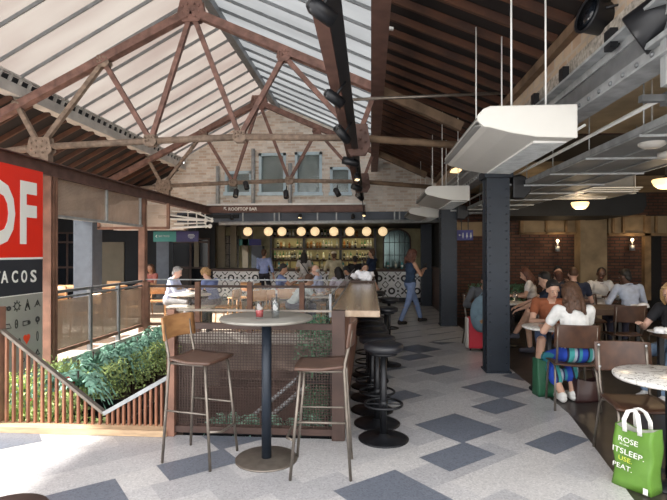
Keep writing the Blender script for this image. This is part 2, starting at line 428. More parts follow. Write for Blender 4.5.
# ================================================================ FLOOR
XL, YN, YB, XC = -4.30, 4.27, 9.20, -0.27       # stairwell: left, near, back and right edges
YW, YBAR, YBK = 13.2, 16.0, 17.6                # gable wall, bar front, wall behind the bar
XR = 1.75                                       # line of columns on the right
Y0 = -2.6
YR = 1.6                                        # roofs cut short here, left open behind to let sky light in
def edgeX(y):                                   # where the terrazzo meets the dark floor
    return 1.70 + (y - 3.37) * 0.152 if y < 5.2 else 1.92 + max(0, 6.3 - y) * .05
def clip(poly, rect):
    def cut(ps, f, g):
        out = []
        for i in range(len(ps)):
            a, b = ps[i - 1], ps[i]; fa, fb = f(a), f(b)
            if (fa >= 0) != (fb >= 0):
                t = fa / (fa - fb); out.append((a[0] + (b[0] - a[0]) * t, a[1] + (b[1] - a[1]) * t))
            if fb >= 0: out.append(b)
        return out
    x0, x1, y0, y1 = rect
    for f in (lambda p: p[0] - x0, lambda p: x1 - p[0] if x1 is not None else edgeX(p[1]) - p[0], lambda p: p[1] - y0, lambda p: y1 - p[1]):
        poly = cut(poly, f, None)
        if len(poly) < 3: return []
    return poly
fl = MB()
regs = [(-7.0, None, Y0, YN), (XC, None, YN, YB), (XC, None, YB, 8.9 + .55)]
fl.span((-7, Y0, -.12), (1.55, YN, -.004)); fl.span((XC, YN, -.12), (1.92, YBAR + 1.8, -.004))
fl.mat(1)
cu, su = math.cos(R(40)), math.sin(R(40))
def uv2w(u, v): return (u * cu + v * su, u * su - v * cu)
# lattice of dark stones: big (2x2 units) and small (2x1) ones touching at corners
A = (-1.36, .60); Bv = (1.70, 1.05)
dark = []
for i in range(-14, 15):
    for j in range(-14, 15):
        u0 = 3.32 + i * A[0] + j * Bv[0]; v0 = -3.32 + i * A[1] + j * Bv[1]
        dark.append((u0, u0 + .56, v0, v0 + .55)); dark.append((u0 - .50, u0 + .04, v0 + .55, v0 + .86))
EXTRA = [(3.73, 4.27, -2.455, -2.18), (3.5, 4.07, -4.22, -3.94), (4.86, 5.40, -4.83, -4.51)]
dark += EXTRA
def over(a, b): return a[0] < b[1] - .02 and b[0] < a[1] - .02 and a[2] < b[3] - .02 and b[2] < a[3] - .02
rnd = random.Random(5)
def lay(q, z, mi):
    u0, u1, v0, v1 = q
    poly = [uv2w(u0, v0), uv2w(u1, v0), uv2w(u1, v1), uv2w(u0, v1)]
    for rg in ((-7.0, None, Y0, YN), (XC, None, YN, 9.0)):
        c = clip(poly, rg)
        if c: fl.mat(mi); fl.add([(x, y, z) for x, y in c], [tuple(range(len(c)))])
j = -34
vv = -9.9
k = 0
while vv < 6:
    h = .29
    uu = -8.0 + (k % 2) * .28 + rnd.random() * .1
    while uu < 12:
        w = .56
        lay((uu, uu + w, vv, vv + h), 0, rnd.choice((0, 0, 1, 0, 2, 1)))
        uu += w
    vv += h; k += 1
for q in dark: lay(q, .0015, 3)
# further back: pale boards with narrow dark strips
for k in range(60):
    u0 = -2 + (k % 10) * 2.0 + (k // 10) * .35
for a in range(-8, 30):
    for b in range(-24, 14):
        u0 = a * .95 + (b % 2) * .45; v0 = b * .52
        poly = [uv2w(u0, v0), uv2w(u0 + .78, v0), uv2w(u0 + .78, v0 + .055), uv2w(u0, v0 + .055)]
        c = clip(poly, (-.6, None, 9.0, YBAR))
        if c: fl.mat(3); fl.add([(x, y, .0035) for x, y in c], [tuple(range(len(c)))])
fl.mat(2); fl.add([(-.27, 9.0, .001), (1.92, 9.0, .001), (1.92, YBAR + 1.8, .001), (-.27, YBAR + 1.8, .001)], [(0, 1, 2, 3)])
o = fl.build('floor', ['terrazzo_light', 'terrazzo_mid', 'terrazzo_pale', 'terrazzo_dark'], fixn=False); struct(o, 'terrazzo floor with scattered dark grey diamond stones')
o.data.flip_normals() if o.data.polygons[-1].normal.z < 0 else None
d = MB(); pl = [(1.92, 17.8), (10, 17.8), (10, Y0), (edgeX(Y0), Y0), (edgeX(5.19), 5.19), (edgeX(5.2), 5.2), (1.92, 6.3)]
d.prism(pl, -.12, -.002, 'Z'); struct(d.build('floor', 'dark_floor'), 'dark worn floor of the dining hall on the right')
d = MB(); d.span((-12, YB, -.12), (XC, YBK, 0)); d.span((-12, YN, -.12), (XL, YB, 0)); d.span((-12, Y0, -.12), (-7, YN, 0))
struct(d.build('floor', 'dining_floor'), 'pale timber floor of the terrace dining area')

# stairwell below floor level
s = MB(); zb = -3.0
s.span((XL - .1, YN, zb), (XL, YB, -.12)); s.span((XC, YN, zb), (XC + .1, YB, -.12)); s.span((XL, YB, zb), (XC, YB + .1, -.12)); s.span((XL, YN - .1, zb), (XC, YN, -.12)); s.span((XL, YN, zb - .1), (XC, YB, zb))
struct(s.build('wall_stairwell', 'void_wall'), 'dark brown walls of the stairwell')
s = MB(); s.span((XL, YB - .06, -.10), (XC, YB - .005, .10)); s.span((XL + .005, 5.3, -.14), (XL + .06, YB - .06, .10))
struct(s.build('trim_1', 'concrete_edge'), 'pale concrete edge round the stairwell')
st = thing('staircase', 'grey staircase going down inside the stairwell behind the mesh guard', 'staircase', (-2.2, 5.2, -3.0))
b = MB()
for k in range(12):
    b.span((-3.0 + k * .20, 5.55, -2.9 + k * .17), (-2.78 + k * .20, 6.75, -2.86 + k * .17)); 
b.build('tread', 'stair_tread', st, world=True)
for y in (5.5, 6.8):
    b = MB(); b.bar((-3.2, y, -3.0), (-.5, y, -.72), .05, .26); b.build('stringer', 'grey_steel', st, world=True)
    b = MB(); b.tube([(-3.2, y, -2.0), (-.5, y, .28)], .03); b.build('handrail', 'galv', st, world=True)
b = MB()
for k in range(2):
    b.span((-2.6, 7.6 + k * .9, -.62 + k * .05), (-.35, 7.68 + k * .9, -.5 + k * .05))
    b.span((-2.6, 7.62 + k * .9, -1.6), (-.35, 7.66 + k * .9, -.62))
b.build('landing_screen', 'dark_brown', st, world=True)

# ================================================================ ROOF
RX, RZ = -2.43, 5.48          # ridge
EL, ER, ZE = -5.02, 0.07, 4.10
ZR_ = 4.36
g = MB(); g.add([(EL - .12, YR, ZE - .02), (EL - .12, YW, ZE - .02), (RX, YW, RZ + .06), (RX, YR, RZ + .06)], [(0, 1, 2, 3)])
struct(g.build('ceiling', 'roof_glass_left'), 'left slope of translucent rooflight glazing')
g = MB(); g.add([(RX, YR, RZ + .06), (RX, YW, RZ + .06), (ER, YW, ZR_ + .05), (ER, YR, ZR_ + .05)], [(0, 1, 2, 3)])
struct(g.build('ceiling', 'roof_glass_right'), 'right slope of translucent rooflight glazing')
b = MB(); y = YR + .08; k = 0
while y < YW:
    for (x0, z0) in ((EL, ZE), (ER, ZR_ + .03)):
        b.mat(0).bar((RX, y, RZ + .035), (x0, y, z0 + .005), .02, .045); b.mat(1).bar((RX, y + .03, RZ + .05), (x0, y + .03, z0 + .02), .04, .012)
    y += .515
struct(b.build('trim_2', ['grey_steel', 'white_paint']), 'glazing bars of the rooflight')
b = MB(); b.bar((RX, YR, RZ - .06), (RX, YW, RZ - .06), .06, .16); b.bar((RX, YR, RZ - .15), (RX, YW, RZ - .15), .13, .02)
tag(b.build('ridge_beam', 'grey_steel'), 'dark grey steel ridge beam running along the top of the rooflight', 'beam')
# left gutter fascia with louvre teeth
gt = thing('gutter_fascia', 'pale grey gutter fascia with a row of small louvre openings under the left glass slope', 'gutter', (EL, 5, 3.6))
b = MB(); b.span((EL - .02, YR, 3.83), (EL + .03, YW, 3.98)); b.span((EL - .14, YR, 3.815), (EL + .05, YW, 3.84)); b.span((EL - .02, YR, 4.09), (EL + .03, YW, 4.12)); b.build('fascia_board', 'fascia', gt, world=True)
b = MB(); b.span((EL - .05, YR, 3.98), (EL - .03, YW, 4.09)); b.build('louvre_back', 'dark_wall', gt, world=True)
b = MB(); y = YR
while y < YW - .05: b.bar((EL + .005, y, 3.975), (EL + .005, y + .06, 4.095), .05, .025); y += .2
b.build('louvre_grille', 'fascia', gt, world=True)
# timber roofs either side
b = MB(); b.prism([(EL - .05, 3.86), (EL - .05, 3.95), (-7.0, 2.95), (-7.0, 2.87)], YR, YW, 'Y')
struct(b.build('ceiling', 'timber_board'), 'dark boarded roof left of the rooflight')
b = MB(); y = YR + .1
while y < YW - .35:
    b.bar((EL - .06, y, 3.82), (-7.0, y, 2.83), .04, .09); y += .42
struct(b.build('trim_3', 'timber'), 'timber rafters of the left roof')
zr = lambda x: 4.24 - .42 * (x - ER)
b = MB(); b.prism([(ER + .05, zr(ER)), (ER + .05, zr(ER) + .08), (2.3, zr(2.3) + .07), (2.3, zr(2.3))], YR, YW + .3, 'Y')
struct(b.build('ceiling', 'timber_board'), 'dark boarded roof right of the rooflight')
b = MB(); y = YR + .1
while y < YW:
    b.bar((ER + .1, y, zr(ER + .1) - .04), (1.68, y, zr(1.68) - .04), .04, .075); y += .37
struct(b.build('trim_4', 'timber'), 'timber rafters of the right roof')
b = MB(); b.span((1.65, YR, 3.40), (1.73, YW, 3.49)); struct(b.build('trim_5', 'truss_timber'), 'timber wall plate above the brick ledge')
b = MB(); b.ibeam((ER + .02, YR, 3.84), (ER + .04, YW, 3.84), .17, .26)
tag(b.build('eave_beam', 'brown_beam'), 'wide dark brown steel beam along the right edge of the glass roof', 'beam')

# trusses
def truss(YT, label):
    t = thing('roof_truss', label, 'truss', (RX, YT, 3.1), group='steel trusses under the rooflight')
    Q = lambda x, y: P(x, y, Y=6.84) + Vector((0, YT - 6.84, 0))
    ap, ml, el = Q(192, 12), Q(104, 62), Q(18, 106)
    gl, b1, b2, gr = Q(40, 147), Q(151, 141), Q(240, 137), Q(358, 138)
    mr, er = Q(284, 56), Q(376, 89)
    ell_, err = Q(-70, 154), Q(462, 127)
    def member(name, p, q, w=.07, h=.09, m='truss_steel', tee=False):
        k = MB()
        if tee: k.bar(p + Vector((0, 0, .0)), q, .13, .018); k.bar(p - Vector((0, 0, .035)), q - Vector((0, 0, .035)), .02, .07)
        else: k.bar(p, q, w, h)
        k.build(name, m, t, world=True)
    member('rafter', ap, ell_, .13, .11); member('rafter', ap, er, .13, .11)
    member('purlin_rafter', er, err, .10, .12, 'truss_timber')
    for a_, b_ in ((gl, b1), (b1, b2), (b2, gr)):
        k = MB(); k.tube([a_, b_], .046, 10); k.build('tie_rod', 'gusset_steel', t, world=True)
    k = MB(); k.tube([gl, Q(-110, 168)], .055, 8); k.build('tie_rod', 'gusset_steel', t, world=True)
    k = MB(); k.tube([gr, Q(470, 146)], .05, 10); k.build('tie_rod', 'truss_timber', t, world=True)
    for p_, q_, mm in ((el, gl, 'gusset_steel'), (ml, gl, 'gusset_steel'), (ml, b1, 'truss_steel'), (ap, b1, 'truss_steel'), (ap, b2, 'truss_steel'), (mr, b2, 'truss_steel'), (mr, gr, 'truss_steel'), (er, gr, 'truss_steel')):
        member('strut', p_, q_, .065, .065, mm)
    def gusset(c, w, h, bolts, m='gusset_steel'):
        k = MB(); poly = [(c.x - w / 2, c.z - h * .2), (c.x - w * .3, c.z - h / 2), (c.x + w * .3, c.z - h / 2), (c.x + w / 2, c.z - h * .2), (c.x + w * .38, c.z + h / 2), (c.x - w * .38, c.z + h / 2)]
        k.prism(poly, c.y - .055, c.y - .035, 'Y'); k.prism(poly, c.y + .035, c.y + .055, 'Y')
        for (bx, bz) in bolts: k.ell((c.x + bx * w, c.y - .06, c.z + bz * h), (.019, .018, .019), n=8, m=5)
        k.build('gusset_plate', m, t, world=True)
    B6 = [(-.3, .2), (-.12, .3), (.12, .3), (.3, .2), (-.3, -.1), (-.1, 0), (.1, 0), (.3, -.1), (-.15, -.3), (.15, -.3)]
    gusset(ap, .40, .30, B6, 'truss_steel'); gusset(ml, .20, .17, B6[:6]); gusset(b1, .20, .16, B6[:6]); gusset(b2, .20, .16, B6[:6]); gusset(mr, .20, .17, B6[:6], 'truss_steel')
    gusset(gl + Vector((0.02, 0, -.01)), .38, .28, B6); gusset(gr + Vector((.0, 0, -.03)), .34, .42, B6, 'brown_beam'); gusset(el, .14, .13, B6[:4])
    k = MB(); k.box((gl.x + .10, gl.y, 2.93), (.12, .12, .20)); k.box((gl.x + .10, gl.y, 2.82), (.26, .2, .03)); k.build('bearing_bracket', 'gusset_steel', t, world=True)
    return t
truss(6.84, 'nearer of the two riveted steel roof trusses, rust brown struts')
truss(11.10, 'farther of the two riveted steel roof trusses, in front of the brick gable')
k = MB(); k.tube([P(344, 100, Y=6.2), P(522, 92, Y=6.2)], .02, 8)
tag(k.build('conduit', 'gun_metal'), 'long grey pipe crossing below the dark timber roof on the right', 'pipe')
k = MB(); k.box(P(388, 28, Y=5.4), (.12, .03, .03), rotm(0, R(12), 0)); tag(k.build('roof_clip', 'white_paint'), 'small white clip fixed beside the brown beam near the top of the roof', 'clip')

# long stair-side beam and posts
b = MB(); b.ibeam((XL, YR, 2.705), (XL, YW - .05, 2.705), .15, .19)
tag(b.build('edge_beam', 'brown_beam'), 'long rust brown steel beam above the sign and mesh panels', 'beam')
def post(name, label, x, y, z0, z1, w=.15):
    k = MB(); k.ibeam((x, y, z0), (x, y, z1), w, w, .02); k.span((x - w / 2, y - .02, z0), (x + w / 2, y + .02, z1))
    return tag(k.build(name, 'corten', loc=(x, y, z0), world=True), label, 'post')
post('steel_post', 'rust brown post beside the red sign', XL, 6.42, -.3, 2.61, .15)
post('steel_post', 'slim rust brown post at the back corner of the stairwell', XL, YB, 0, 2.61, .12)

# hanging mesh panels under the beam
t = thing('hanging_screen', 'long brown mesh panel with a pale steel bottom rail under the beam', 'panel', (XL, 8, 2.1))
b = MB(); b.span((XL - .004, 6.52, 2.10), (XL + .004, YB - .07, 2.61)); b.build('mesh_sheet', 'screen_brown', t, world=True)
b = MB(); b.span((XL - .03, 6.52, 2.07), (XL + .03, YB - .07, 2.11)); 
for y in (7.85, 9.05): b.span((XL - .02, y, 2.1), (XL + .03, y + .035, 2.61))
b.build('rail', 'galv', t, world=True)
t = thing('hanging_screen', 'small orange-brown framed mesh panel at the far end of the beam', 'panel', (-4.5, YB, 2.1))
b = MB(); b.span((-5.2, YB + .02, 2.05), (-3.83, YB + .03, 2.5)); b.build('mesh_sheet', 'screen_brown_y', t, world=True)
b = MB()
for a_, c_ in (((-5.2, 2.03), (-3.8, 2.08)), ((-3.84, 2.05), (-3.79, 2.52)), ((-5.2, 2.05), (-5.15, 2.5))): b.span((a_[0], YB, a_[1]), (c_[0], YB + .05, c_[1]))
b.build('panel_frame', 'corten', t, world=True)

# ================================================================ GABLE and bar front
b = MB()
zg0 = 2.86
WIN = [(225, 252, 171, 195), (259, 286, 153, 195), (295, 322, 152, 195), (330, 351, 167, 195)]
wr = []
for x0, x1, y0, y1 in WIN:
    a_ = P(x0, y1, Y=YW); c_ = P(x1, y0, Y=YW); wr.append((a_.x, c_.x, a_.z, c_.z))
XA, XB = -5.02, 2.0
def roofz(x): return ZE + (RZ - ZE) * (x - EL) / (RX - EL) if x < RX else (RZ + (ZR_ - RZ) * (x - RX) / (ER - RX) if x < ER else zr(x))
xs = sorted(set([XA, XB, EL, RX, ER] + [w[0] for w in wr] + [w[1] for w in wr]))
for x0, x1 in zip(xs[:-1], xs[1:]):
    w = [q for q in wr if q[0] <= x0 + 1e-6 and q[1] >= x1 - 1e-6]
    zt0, zt1 = roofz(x0 + 1e-4), roofz(x1 - 1e-4)
    if x1 <= EL: zt0 = zt1 = 3.7
    if x0 >= ER - .001: zt0, zt1 = zr(x0), zr(x1)
    zt0 += .07; zt1 += .07
    if w:
        b.prism([(x0, zg0), (x1, zg0), (x1, w[0][2]), (x0, w[0][2])], YW, YW + .3); b.prism([(x0, w[0][3]), (x1, w[0][3]), (x1, zt1), (x0, zt0)], YW, YW + .3)
    else: b.prism([(x0, zg0), (x1, zg0), (x1, zt1), (x0, zt0)], YW, YW + .3)
b.prism([(-7.0, 2.2), (-5.02, 2.2), (-5.02, 3.9), (-7.0, 2.92)], YW, YW + .3); b.span((-.12, YW, 2.66), (2.0, YW + .3, 2.87))
struct(b.build('wall_back', 'brick_pale'), 'pale brick gable wall under the rooflight')
for i, (x0, x1, z0, z1) in enumerate(wr):
    nm = ['small pale blue framed window at the left end of the gable', 'tall pale blue framed window, left of the two in the middle', 'tall pale blue framed window, right of the two in the middle', 'small pale blue framed window at the right end of the gable'][i]
    w = bpy.data.objects.new('window_%d' % (i + 1), None); COL.objects.link(w); w.location = (x0, YW, z0); w['kind'] = 'structure'; w['label'] = nm
    k = MB(); t_ = .07
    k.span((x0, YW - .03, z0), (x0 + t_, YW + .08, z1)); k.span((x1 - t_, YW - .03, z0), (x1, YW + .08, z1)); k.span((x0, YW - .03, z1 - t_), (x1, YW + .08, z1)); k.span((x0 - .03, YW - .06, z0 - .02), (x1 + .03, YW + .08, z0 + t_))
    k.build('window_frame', 'window_frame', w, world=True)
    k = MB(); z = z0 + t_
    while z < z1 - t_ - .02: k.box(((x0 + x1) / 2, YW + .09, z + .05), (x1 - x0 - .1, .012, .112), rotm(R(5))); z += .105
    k.build('blind', 'blind', w, world=True)
    k = MB(); k.span((x0 + t_, YW + .03, z0 + t_), (x1 - t_, YW + .036, z1 - t_)); k.build('pane', 'pane', w, world=True)
for i, px in enumerate((217.5, 253, 290)):
    a_ = P(px, 204, Y=YW - .07); k = MB(); k.tube([(a_.x, YW - .07, 2.85), (a_.x, YW - .07, [3.9, 4.35, 3.95][i])], .05, 10)
    tag(k.build('downpipe', 'galv', loc=(a_.x, YW - .07, 2.85), world=True), ['pale vertical pipe left of the first gable window', 'pale vertical pipe between the first and second gable windows', 'pale vertical pipe between the two tall gable windows'][i], 'pipe')
b = MB(); b.span((-4.35, YW - .14, 2.83), (-.12, YW, 2.89)); struct(b.build('trim_6', 'white_paint'), 'pale ledge above the bar sign beam')
sb = thing('sign_beam', 'rust brown steel beam lettered ROOFTOP BAR', 'beam', (-2.3, YW - .06, 2.66))
b = MB(); b.ibeam((-4.35, YW - .08, 2.74), (-.12, YW - .08, 2.74), .16, .19); b.span((-4.35, YW - .15, 2.67), (-.12, YW - .14, 2.81)); b.build('beam', 'brown_beam', sb, world=True)
a_ = P(228.5, 211.5, Y=YW - .16); c_ = P(257, 208.6, Y=YW - .16)
textmesh('lettering', 'ROOFTOP BAR', c_.x - a_.x, .085, 'letter_white', parent=sb, loc=WM(sb).inverted() @ Vector((a_.x, YW - .152, 2.70)), bold=.012)
k = MB(); x_ = P(225, 210, Y=YW - .16).x
k.bar((x_ - .03, YW - .155, 2.785), (x_ + .04, YW - .155, 2.715), .006, .016); k.bar((x_ - .03, YW - .155, 2.785), (x_ + .025, YW - .155, 2.785), .006, .016); k.bar((x_ - .03, YW - .155, 2.785), (x_ - .03, YW - .155, 2.73), .006, .016)
k.build('arrow', 'letter_white', sb, world=True)
b = MB(); b.span((-5.2, YW - .04, 2.40), (2.0, YW + .02, 2.66)); 
struct(b.build('trim_7', 'slate_panel'), 'slate blue band above the bar opening')
b = MB(); b.tube([(-4.0, YW - .16, 2.36), (1.9, YW - .16, 2.40)], .05, 10)
for x in (-3.4, -2.55, -2.42, -1.4, -.9, -.2, .62, .75): b.span((x, YW - .09, 2.40), (x + .035, YW - .05, 2.66))
tag(b.build('gutter_pipe', 'galv'), 'long grey pipe on brackets across the front of the bar opening', 'pipe')
# bits of pipework at the left end
b = MB()
for (x0, y0, x1, y1, r) in ((170, 215, 212, 221, .022), (168, 219, 206, 220, .03), (172, 228, 210, 226, .03), (180, 207, 212, 219, .018), (172, 211, 200, 213, .018), (196, 206, 197, 226, .015), (174, 224, 205, 223, .02), (188, 210, 188, 226, .012), (205, 214, 206, 227, .015)):
    b.tube([P(x0, y0, Y=12.4), P(x1, y1, Y=12.4)], r, 8)
    b.ell(P(x1, y1, Y=12.4), r * 1.9, n=8, m=6)
tag(b.build('pipework', 'white_paint'), 'cluster of white pipes below the far end of the brown beam', 'pipes')
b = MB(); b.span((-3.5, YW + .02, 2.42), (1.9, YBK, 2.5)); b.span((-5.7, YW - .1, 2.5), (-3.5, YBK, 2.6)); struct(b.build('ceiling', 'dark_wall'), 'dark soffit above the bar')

# ================================================================ outer walls
b = MB(); b.span((-11.6, YBK, 0), (2.2, YBK + .15, 3.2)); struct(b.build('wall_bar', 'olive_wall'), 'olive wall behind the bar')
b = MB(); b.span((-11.6, 16.3, 0), (-5.72, 16.4, 3.3)); b.span((-5.72, 16.3, 0), (-5.15, 16.4, 2.5)); struct(b.build('wall_rear_left', 'dark_wall'), 'dark wall behind the left terrace')
b = MB(); b.span((-11.7, Y0, -.1), (-11.6, YBK, 3.1)); b.span((-11.7, 12.0, 3.1), (-11.6, YBK, 4.2)); struct(b.build('wall_left', 'dark_wall'), 'dark wall at the left side of the terrace')  # taller far stretch is added to block sun from the rear walls
b = MB(); b.span((-11.6, 12.2, 3.0), (-5.7, 16.4, 3.1)); struct(b.build('ceiling', 'timber_board'), 'dark slab added over the back of the left terrace for shade')  # added roof slab that keeps the sun off the rear walls and columns
b = MB(); b.span((-5.3, 16.75, 0), (-4.95, 16.85, 2.5)); b.span((-4.75, 16.75, 0), (-4.55, 16.85, 2.5)); b.span((-5.3, 16.4, 0), (-5.2, 16.75, 2.5)); struct(b.build('wall_niche', 'beige_wall'), 'beige wall left of the bar')
b = MB(); b.span((-4.4, 17.0, 0), (-4.2, 17.1, 2.45)); struct(b.build('wall_niche', 'beige_wall'), 'beige return wall left of the bar')
b = MB(); pa, pc = P(98, 280, Y=16.25), P(124, 242, Y=16.25); b.span((pa.x, 16.24, pa.z - .6), (pc.x, 16.29, pc.z)); struct(b.build('trim_8', 'beige_wall'), 'beige panel on the dark left wall')
def glazed_door(n, px0, px1, py0, py1, Y, label):
    a_, c_ = P(px0, py1, Y=Y), P(px1, py0, Y=Y); z0, z1 = 0.02, c_.z
    dr = bpy.data.objects.new('door_%d' % n, None); COL.objects.link(dr); dr.location = (a_.x, Y, 0); dr['kind'] = 'structure'; dr['label'] = label
    k = MB(); w = .06; xm = (a_.x + c_.x) / 2
    for x in (a_.x, xm - w / 2, c_.x - w): k.span((x, Y - .05, z0), (x + w, Y, z1))
    for z in (z0, 1.05, 1.9, z1 - w): k.span((a_.x, Y - .045, z), (c_.x, Y - .002, z + w))
    k.build('door_frame', 'dark_brown', dr, world=True)
    k = MB(); k.span((a_.x + w, Y - .03, z0 + w), (c_.x - w, Y - .02, z1 - w)); k.build('pane', 'dark_glass', dr, world=True)
glazed_door(1, 56, 80, 232, 280, 16.26, 'dark glazed double door at the far left')
glazed_door(2, 172, 210, 238, 280, 16.26, 'dark glazed double door left of the bar')
b = MB(); a_ = P(196, 270, Y=16.2); b.span((a_.x - .06, 16.18, 1.1), (a_.x + .1, 16.2, 2.05)); 
struct(b.build('trim_9', 'beige_wall'), 'narrow pale strip in the dark glazed door')

# ledge wall over the right columns, dining hall shell
b = MB(); b.span((1.72, YR, 2.98), (1.95, YW, 3.75)); struct(b.build('wall_ledge', 'brick_ledge'), 'pale brick wall above the riveted beam')
b = MB(); b.span((1.67, YR, 3.0), (1.74, YW, 3.2)); struct(b.build('trim_10', 'rough_plaster'), 'rough plaster band on top of the riveted beam')
b = MB(); b.span((1.95, 2.3, 3.02), (10, 12.6, 3.12)); struct(b.build('ceiling', 'tan_plaster_lit'), 'tan plaster ceiling of the dining hall')
b = MB(); b.span((1.9, 12.4, 0), (10, 12.6, 3.1)); struct(b.build('wall_back', 'brick_red'), 'dark red brick wall at the back of the dining hall')
b = MB(); b.span((9.9, Y0, 0), (10, 12.6, 3.1)); struct(b.build('wall_right', 'tan_plaster'), 'tan wall at the right side of the dining hall')
b = MB(); b.span((1.9, 12.6, 0), (2.0, YBK, 3.1)); struct(b.build('wall_corridor', 'dark_wall'), 'dark wall at the end of the walkway')
b = MB(); b.span((1.84, 12.7, .0), (1.9, 15.0, 1.12)); b.span((1.80, 12.7, 1.12), (1.9, 15.0, 1.17)); struct(b.build('trim_11', 'walnut'), 'brown wood panelling at the end of the walkway')
# back wall dressing
b = MB()
for (x0, x1, y0, y1) in ((520, 582, 216, 217.5), (520, 582, 232, 234.5), (608, 645, 215, 217), (608, 667, 233, 236), (520, 523, 216, 234), (545, 547, 216, 234), (565, 567, 216, 234), (622, 624, 216, 234), (612, 614, 216, 234), (644, 650, 216, 300), (655, 657, 216, 234)):
    a_, c_ = P(x0, y1, Y=12.3), P(x1, y0, Y=12.3); b.span((a_.x, 12.26, a_.z), (c_.x, 12.4, c_.z))
struct(b.build('trim_12', 'stone_tan'), 'moulded tan stone frieze frames on the hall back wall')
b = MB()
for (x0, x1, y0, y1) in ((520, 582, 217, 233), (608, 667, 216, 234), (455, 482, 222, 236)):
    a_, c_ = P(x0, y1, Y=12.35), P(x1, y0, Y=12.35); b.span((a_.x, 12.33, a_.z), (c_.x, 12.42, c_.z))
struct(b.build('trim_13', 'tan_plaster'), 'tan stone frieze on the hall back wall')
b = MB(); a_, c_ = P(583, 215, Y=12.1), P(607, 215, Y=12.1); b.span((a_.x, 12.1, 0), (c_.x, 12.4, a_.z)); b.span((a_.x - .08, 12.05, 0), (a_.x + .03, 12.4, a_.z))
struct(b.build('trim_14', 'tan_plaster'), 'tan pilaster on the hall back wall')
b = MB(); a_, c_ = P(650, 300, Y=12.3), P(661, 236, Y=12.3); b.span((a_.x, 12.28, 0), (c_.x, 12.42, c_.z)); struct(b.build('door_3', 'dark_glass'), 'dark doorway at the right end of the hall back wall')
b = MB(); a_, c_ = P(505, 216, Y=10.6), P(647, 199, Y=10.6)
pts = [(a_.x, a_.z), (c_.x - .3, a_.z), (c_.x - .1, a_.z + .05), (c_.x, a_.z + .2), (c_.x - .02, c_.z + .1), (c_.x - .2, c_.z + .15), (a_.x, c_.z + .1)]
b.prism(pts, 10.6, 12.2); tag(b.build('black_bulkhead', 'dark_wall'), 'long black boxed duct across the back of the dining hall ceiling', 'duct')

# ================================================================ right riveted beam and columns
rb = thing('riveted_beam', 'grey riveted steel beam running above the blue columns', 'beam', (XR, 6, 2.7))
b = MB(); b.span((1.665, YR, 2.69), (1.70, YW, 3.0)); b.build('web', 'grey_steel', rb, world=True)
b = MB(); b.span((1.57, YR, 2.985), (1.76, YW, 3.005)); b.span((1.59, YR, 2.685), (1.76, YW, 2.70)); b.span((1.65, YR, 2.70), (1.665, YW, 2.80)); b.span((1.65, YR, 2.93), (1.665, YW, 2.985)); b.build('flange_angle', 'galv', rb, world=True)
b = MB(); y = 2.2
while y < 12.5: b.ell((1.648, y, 2.755), (.016, .018, .018), n=8, m=5); y += .17
b.build('rivet', 'grey_steel', rb, world=True)
def column(x, y, w, label, m='blue_steel', z1=2.68, side='galv'):
    c = thing('steel_column', label, 'column', (x, y, 0), group='riveted steel columns')
    k = MB(); k.span((-w / 2, -w / 2, 0), (w / 2, w / 2, z1))
    k.build('shaft', m, c)
    k = MB()
    for sx in (-1, 1):
        for sy in (-1, 1): k.box((sx * (w / 2 + .006), sy * (w / 2 - .035), z1 / 2), (.012, .07, z1))
        k.box((sx * (w / 2 - .004), 0, 2.2), (.03, w * .8, .03)) if z1 > 2.5 else None
    k.box((0, 0, z1 - .05), (w + .1, w + .1, .09)); k.box((0, 0, .01), (w + .06, w + .06, .02))
    k.build('angle_iron', m if side is None else side, c)
    k = MB(); z = .12
    while z < z1 - .15:
        for sx in (-1, 1):
            k.ell((sx * (w / 2 + .014), -w / 2 + .035, z), .012, n=6, m=4); k.ell((sx * (w / 2 - .03), -w / 2 - .003, z), (.011, .01, .011), n=6, m=4)
        z += .11
    k.build('rivet', m, c)
    return c
column(1.695, 6.90, .27, 'blue riveted column nearest to the camera', side='pale_steel' if False else 'blue_steel')
column(1.70, 11.1, .31, 'blue riveted column with the toilet sign beside it', side='blue_steel')
column(1.68, 15.2, .28, 'farthest blue riveted column by the bar front', side='blue_steel')
a_ = P(88, 252, Y=10.6); column(a_.x, 10.6, .40, 'pale blue grey column behind the stair rail at the left', 'pale_steel', 2.5, 'pale_steel')
a_ = P(165, 252, Y=14.8); column(a_.x, 14.8, .36, 'pale blue grey column under the green sign', 'pale_steel', 2.5, 'pale_steel')
br = thing('beam_bracket', 'pale grey bolted bracket at the right edge of the riveted beam', 'bracket', (1.8, 2.9, 2.6))
b = MB(); b.span((1.62, 2.86, 2.52), (2.3, 2.92, 2.80)); b.span((1.60, 2.74, 2.78), (2.3, 3.04, 2.81)); b.build('plate', 'galv', br, world=True)
b = MB()
for i in range(6):
    for z in (2.6, 2.7): b.ell((1.68 + i * .1, 2.85, z), (.018, .018, .018), n=8, m=5)
b.build('bolt', 'galv', br, world=True)
